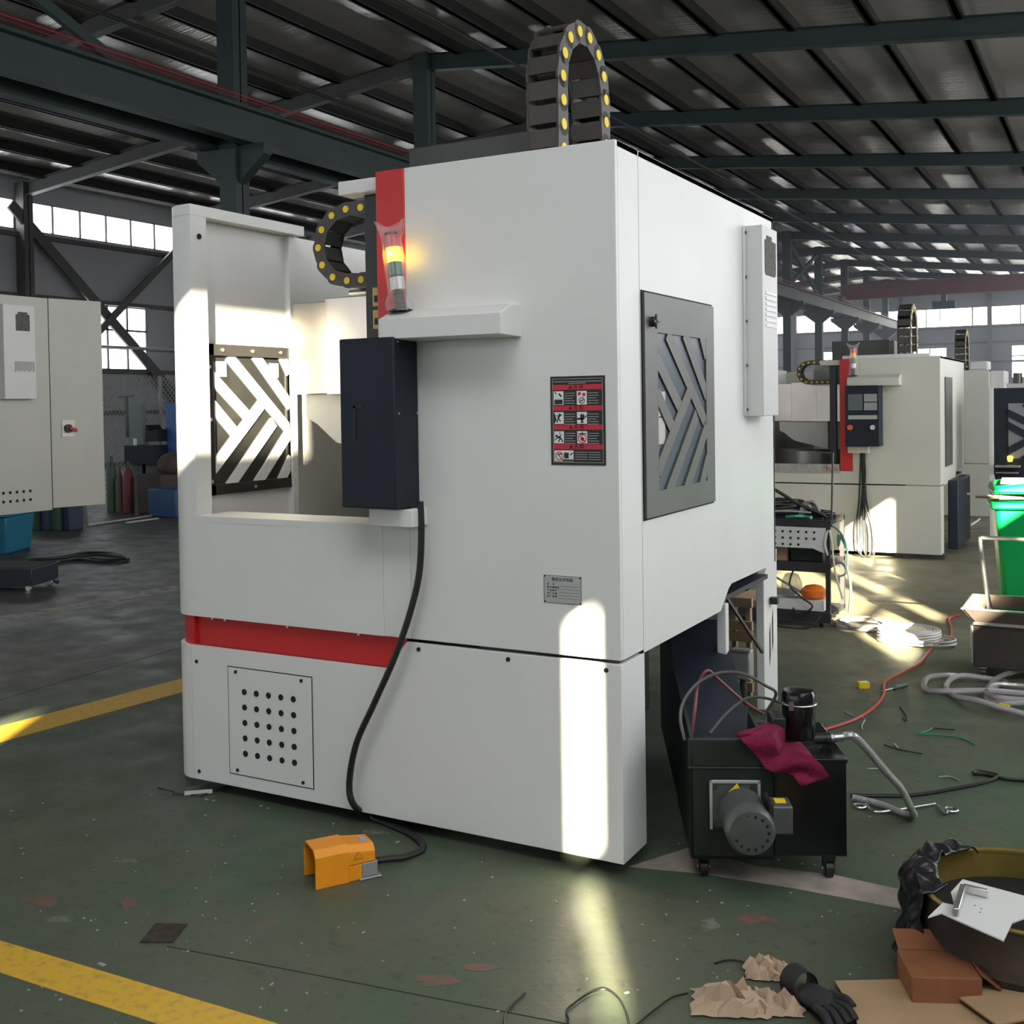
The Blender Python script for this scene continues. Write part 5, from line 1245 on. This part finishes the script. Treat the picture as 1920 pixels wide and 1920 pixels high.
# ------------------------------------------------------------------ scrap heap in the near corner
dc_ = G(1925, 1672, .2)*1.0; dc_.z = 0
OD = thing('steel_drum', 'open steel drum with brass coloured inside in the near corner', 'drum', tuple(dc_))
rusty = mat('rust_drum', (.075, .05, .03), .75, .2, var=.5, scale=6, col2=(.025, .022, .02))
brass = mat('lacquer_gold', (.42, .31, .08), .3, .55, var=.3, scale=5)
rD, hD = .285, .20
MB().lathe([(rD, 0), (rD, .06), (rD+.006, .07), (rD, .08), (rD, hD), (rD+.006, hD+.004), (rD, hD+.01), (rD-.006, hD+.006), (rD-.006, .08), (.01, .08)], (0, 0, 0), 48).build('shell', rusty, OD)
MB().add([(( rD-.008)*math.cos(2*PI*i/48), (rD-.008)*math.sin(2*PI*i/48), z) for z in (.09, hD+.005) for i in range(48)], [(i, (i+1) % 48, 48+(i+1) % 48, 48+i) for i in range(48)]).build('lining', brass, OD)
MB().lathe([(rD+.004, hD+.002), (rD+.006, hD+.008), (rD, hD+.012), (rD-.010, hD+.008), (rD-.010, hD)], (0, 0, 0), 48, caps=False).build('rim', brass, OD)
MB().cyl((0, 0, .085), (0, 0, .125), rD-.009, n=40).build('dark_disc', hole, OD)  # black disc across the drum below the rim
# black refuse sack hung over the rim
def sackf(u, v):
    t = math.radians(128+88*u); s_ = v*.30
    w1 = .012*math.sin(11*u+5*v)+.008*math.sin(23*u-9*v)+.006*math.sin(37*u+17*v)
    if s_ < .07: r_, z = rD-.05+s_, hD+.016+.02*math.sin(PI*u)+abs(w1)
    else: r_, z = rD+.025+w1+.05*v*math.sin(PI*u), hD+.024-(s_-.07)*.95+.01*math.sin(13*u)
    return dc_+Vector((r_*math.cos(t), r_*math.sin(t), max(.006, z)))
SK = sheet_grid(sackf, 44, 30).build('refuse_sack', mat('sack_black', (.012, .012, .015), .3, bump=.4, bscale=30)); tag(SK, 'black plastic refuse sack hung over the drum rim', 'sack')
mo = SK.modifiers.new('thickness', 'SOLIDIFY'); mo.thickness = .004
# white bracket sheet across the drum, steel angle lying on it
def T3(px, py, z): return G(px, py, z)
wb_pts = [(1740, 1722), (1768, 1695), (1790, 1700), (1783, 1675), (1805, 1651), (1920, 1682), (1990, 1705), (1960, 1722), (1920, 1724), (1898, 1732), (1882, 1766), (1805, 1732), (1765, 1714)]
zb_ = .226
WS = thing('sheet_bracket', 'bent white sheet metal bracket lying across the drum', 'bracket', tuple(T3(1850, 1700, zb_)))
P_ = [T3(*p, zb_) for p in wb_pts]
MB().prism([(p.x, p.y) for p in P_], lambda a, b: (a, b, zb_), lambda a, b: (a, b, zb_+.004)).build('sheet', white, WS, smooth=False, world=True)
for px, py in ((1828, 1698), (1840, 1704), (1838, 1711)): MB().cyl(T3(px, py, zb_+.004), T3(px, py, zb_+.0045), .002, n=8).build('hole', hole, WS, world=True)
AG = thing('steel_angle', 'short steel angle iron lying on the white bracket', 'angle iron', tuple(T3(1806, 1665, zb_+.006)))
p0, p1, p2 = T3(1806, 1664, zb_+.018), T3(1792, 1710, zb_+.018), T3(1853, 1675, zb_+.018)
MB().bar(p0, p1, .016, .02).build('leg', sst, AG, bevel=.002, world=True); MB().bar(p0, p2, .012, .02).build('leg', sst, AG, bevel=.002, world=True)
# cardboard and packing paper
kraft = mat('kraft_board', (.40, .27, .15), .8, var=.15, scale=8)
CB = thing('cardboard_box', 'orange brown cardboard box in front of the drum', 'box', tuple(G(1762, 1856)), math.radians(24))
rb_ = mat('board_rust', (.27, .10, .04), .8, var=.25, scale=7)
MB().box(-.10, .08, -.10, .05, 0, .085).build('carton', rb_, CB, bevel=.004)
MB().obox((-.01, .085, .095), (.085, 0, 0), (0, .035, .012), (0, -.001, .002)).build('flap', rb_, CB, smooth=False)
MB().obox((.105, -.02, .07), (.026, 0, -.02), (0, .07, 0), (.001, 0, .002)).build('flap', rb_, CB, smooth=False)
def board(pts, z0, z1, name, label, m):
    vs = [G(px, py, z) for px, py, z in pts]
    nn = Vector((0, 0, .005))
    n = len(vs)
    return tag(MB().add([tuple(v) for v in vs]+[tuple(v+nn) for v in vs], [tuple(reversed(range(n))), tuple(range(n, 2*n))]+[(i, (i+1) % n, n+(i+1) % n, n+i) for i in range(n)]).build(name, m, smooth=False), label, 'cardboard')
board([(1565, 1842, .012), (1860, 1835, .012), (1960, 1830, .012), (2000, 1990, .012), (1630, 1990, .012), (1600, 1900, .012)], 0, 0, 'cardboard_sheet', 'flattened tan cardboard sheet on the floor in the near corner', kraft)
board([(1760, 1845, .03), (1930, 1828, .05), (1990, 1900, .05), (1870, 1925, .03)], 0, 0, 'cardboard_flap', 'lifted tan cardboard flap over the flattened sheet', kraft)
def crumple(cx, cy, w, h, hgt, seed, name, label, m, cat):
    c = G(cx, cy); rr = random.Random(seed); nn = 9
    Z_ = [[rr.random() for _ in range(nn+1)] for _ in range(nn+1)]; J = [[(rr.uniform(-.5, .5), rr.uniform(-.5, .5)) for _ in range(nn+1)] for _ in range(nn+1)]
    def f(u, v):
        i, j = round(u*nn), round(v*nn); e = max(0, 1-max(abs(2*u-1), abs(2*v-1))**4)
        jx, jy = J[i][j]
        x = (u-.5+jx/nn)*w; y = (v-.5+jy/nn)*h
        z = .004+hgt*(.25+.75*e)*(.15+.85*Z_[i][j]*Z_[j][i]**.5)*(e**.5 if e > 0 else .15)
        return c+Vector((x*.9-y*.35, x*.35+y*.9, z))
    o = sheet_grid(f, nn, nn).build(name, m, smooth=False); mo = o.modifiers.new('thickness', 'SOLIDIFY'); mo.thickness = .002
    return tag(o, label, cat)
pk = mat('packing_paper', (.42, .31, .21), .85)
crumple(1440, 1825, .13, .10, .06, 1, 'packing_paper', 'small crumpled ball of brown packing paper', pk, 'paper')
crumple(1370, 1885, .20, .14, .07, 2, 'packing_paper', 'large crumpled brown packing paper sheet beside the black glove', pk, 'paper')
crumple(1455, 1890, .14, .10, .05, 3, 'packing_paper', 'crumpled brown paper tucked against the black glove', pk, 'paper')
# a pair of black work gloves: palm, fingers and cuff
GL = thing('work_glove', 'black work glove lying on the brown packing paper', 'glove', tuple(G(1530, 1890)), math.radians(-40))
glm = mat('glove_black', (.012, .012, .014), .7, bump=.4, bscale=90)
MB().sphere((0, 0, .028), .055, 16, 1.1, .8, .45).build('palm', glm, GL)
for k in range(4): MB().tube([(.04, -.03+.02*k, .028), (.085, -.036+.024*k, .032), (.11+.008*(k in (1, 2)), -.04+.026*k, .016)], .0115, 8, 4).build('finger', glm, GL)
MB().tube([(.0, .04, .028), (.035, .065, .028), (.06, .07, .016)], .0125, 8, 4).build('thumb', glm, GL)
MB().lathe([(.038, 0), (.04, .03), (.044, .06)], (-.04, 0, .035), 16, (-1, 0, -.12), caps=False).build('cuff', glm, GL)
# thin wires in front
for k, (pts, lb) in enumerate((([(945, 1925), (948, 1900), (960, 1885), (985, 1862)], 'thin dark wire curving up at the front edge of the floor'),
        ([(1060, 1925), (1066, 1910), (1062, 1895), (1078, 1880), (1105, 1862), (1135, 1855), (1160, 1872), (1175, 1900), (1180, 1925)], 'looped thin dark wire crossing the sunlit floor strip'),
        ([(1195, 1920), (1225, 1895), (1260, 1870), (1290, 1862)], 'thin dark wire right of the sunlit strip'),
        ([(1340, 1806), (1365, 1800), (1392, 1803), (1405, 1812)], 'short dark wire arc near the small paper ball'))):
    floor_cable('thin_wire', pts, .0028, lb, cat='wire')

# ------------------------------------------------------------------ haze hanging in the far part of the hall
hz_m = bpy.data.materials.new('hall_haze'); hz_m.use_nodes = True
nt = hz_m.node_tree; nt.nodes.clear()
ho = nt.nodes.new('ShaderNodeOutputMaterial'); hv = nt.nodes.new('ShaderNodeVolumeScatter')
hv.inputs['Color'].default_value = (.78, .86, 1.0, 1); hv.inputs['Density'].default_value = .011; hv.inputs['Anisotropy'].default_value = .35
nt.links.new(hv.outputs[0], ho.inputs['Volume'])
hz = MB().box(XL+.6, XR-.3, 24.5, YB-.5, .02, 7.5).build('haze', hz_m, smooth=False)
tag(hz, 'thin bluish haze hanging at the far end of the hall', 'haze', kind='stuff')
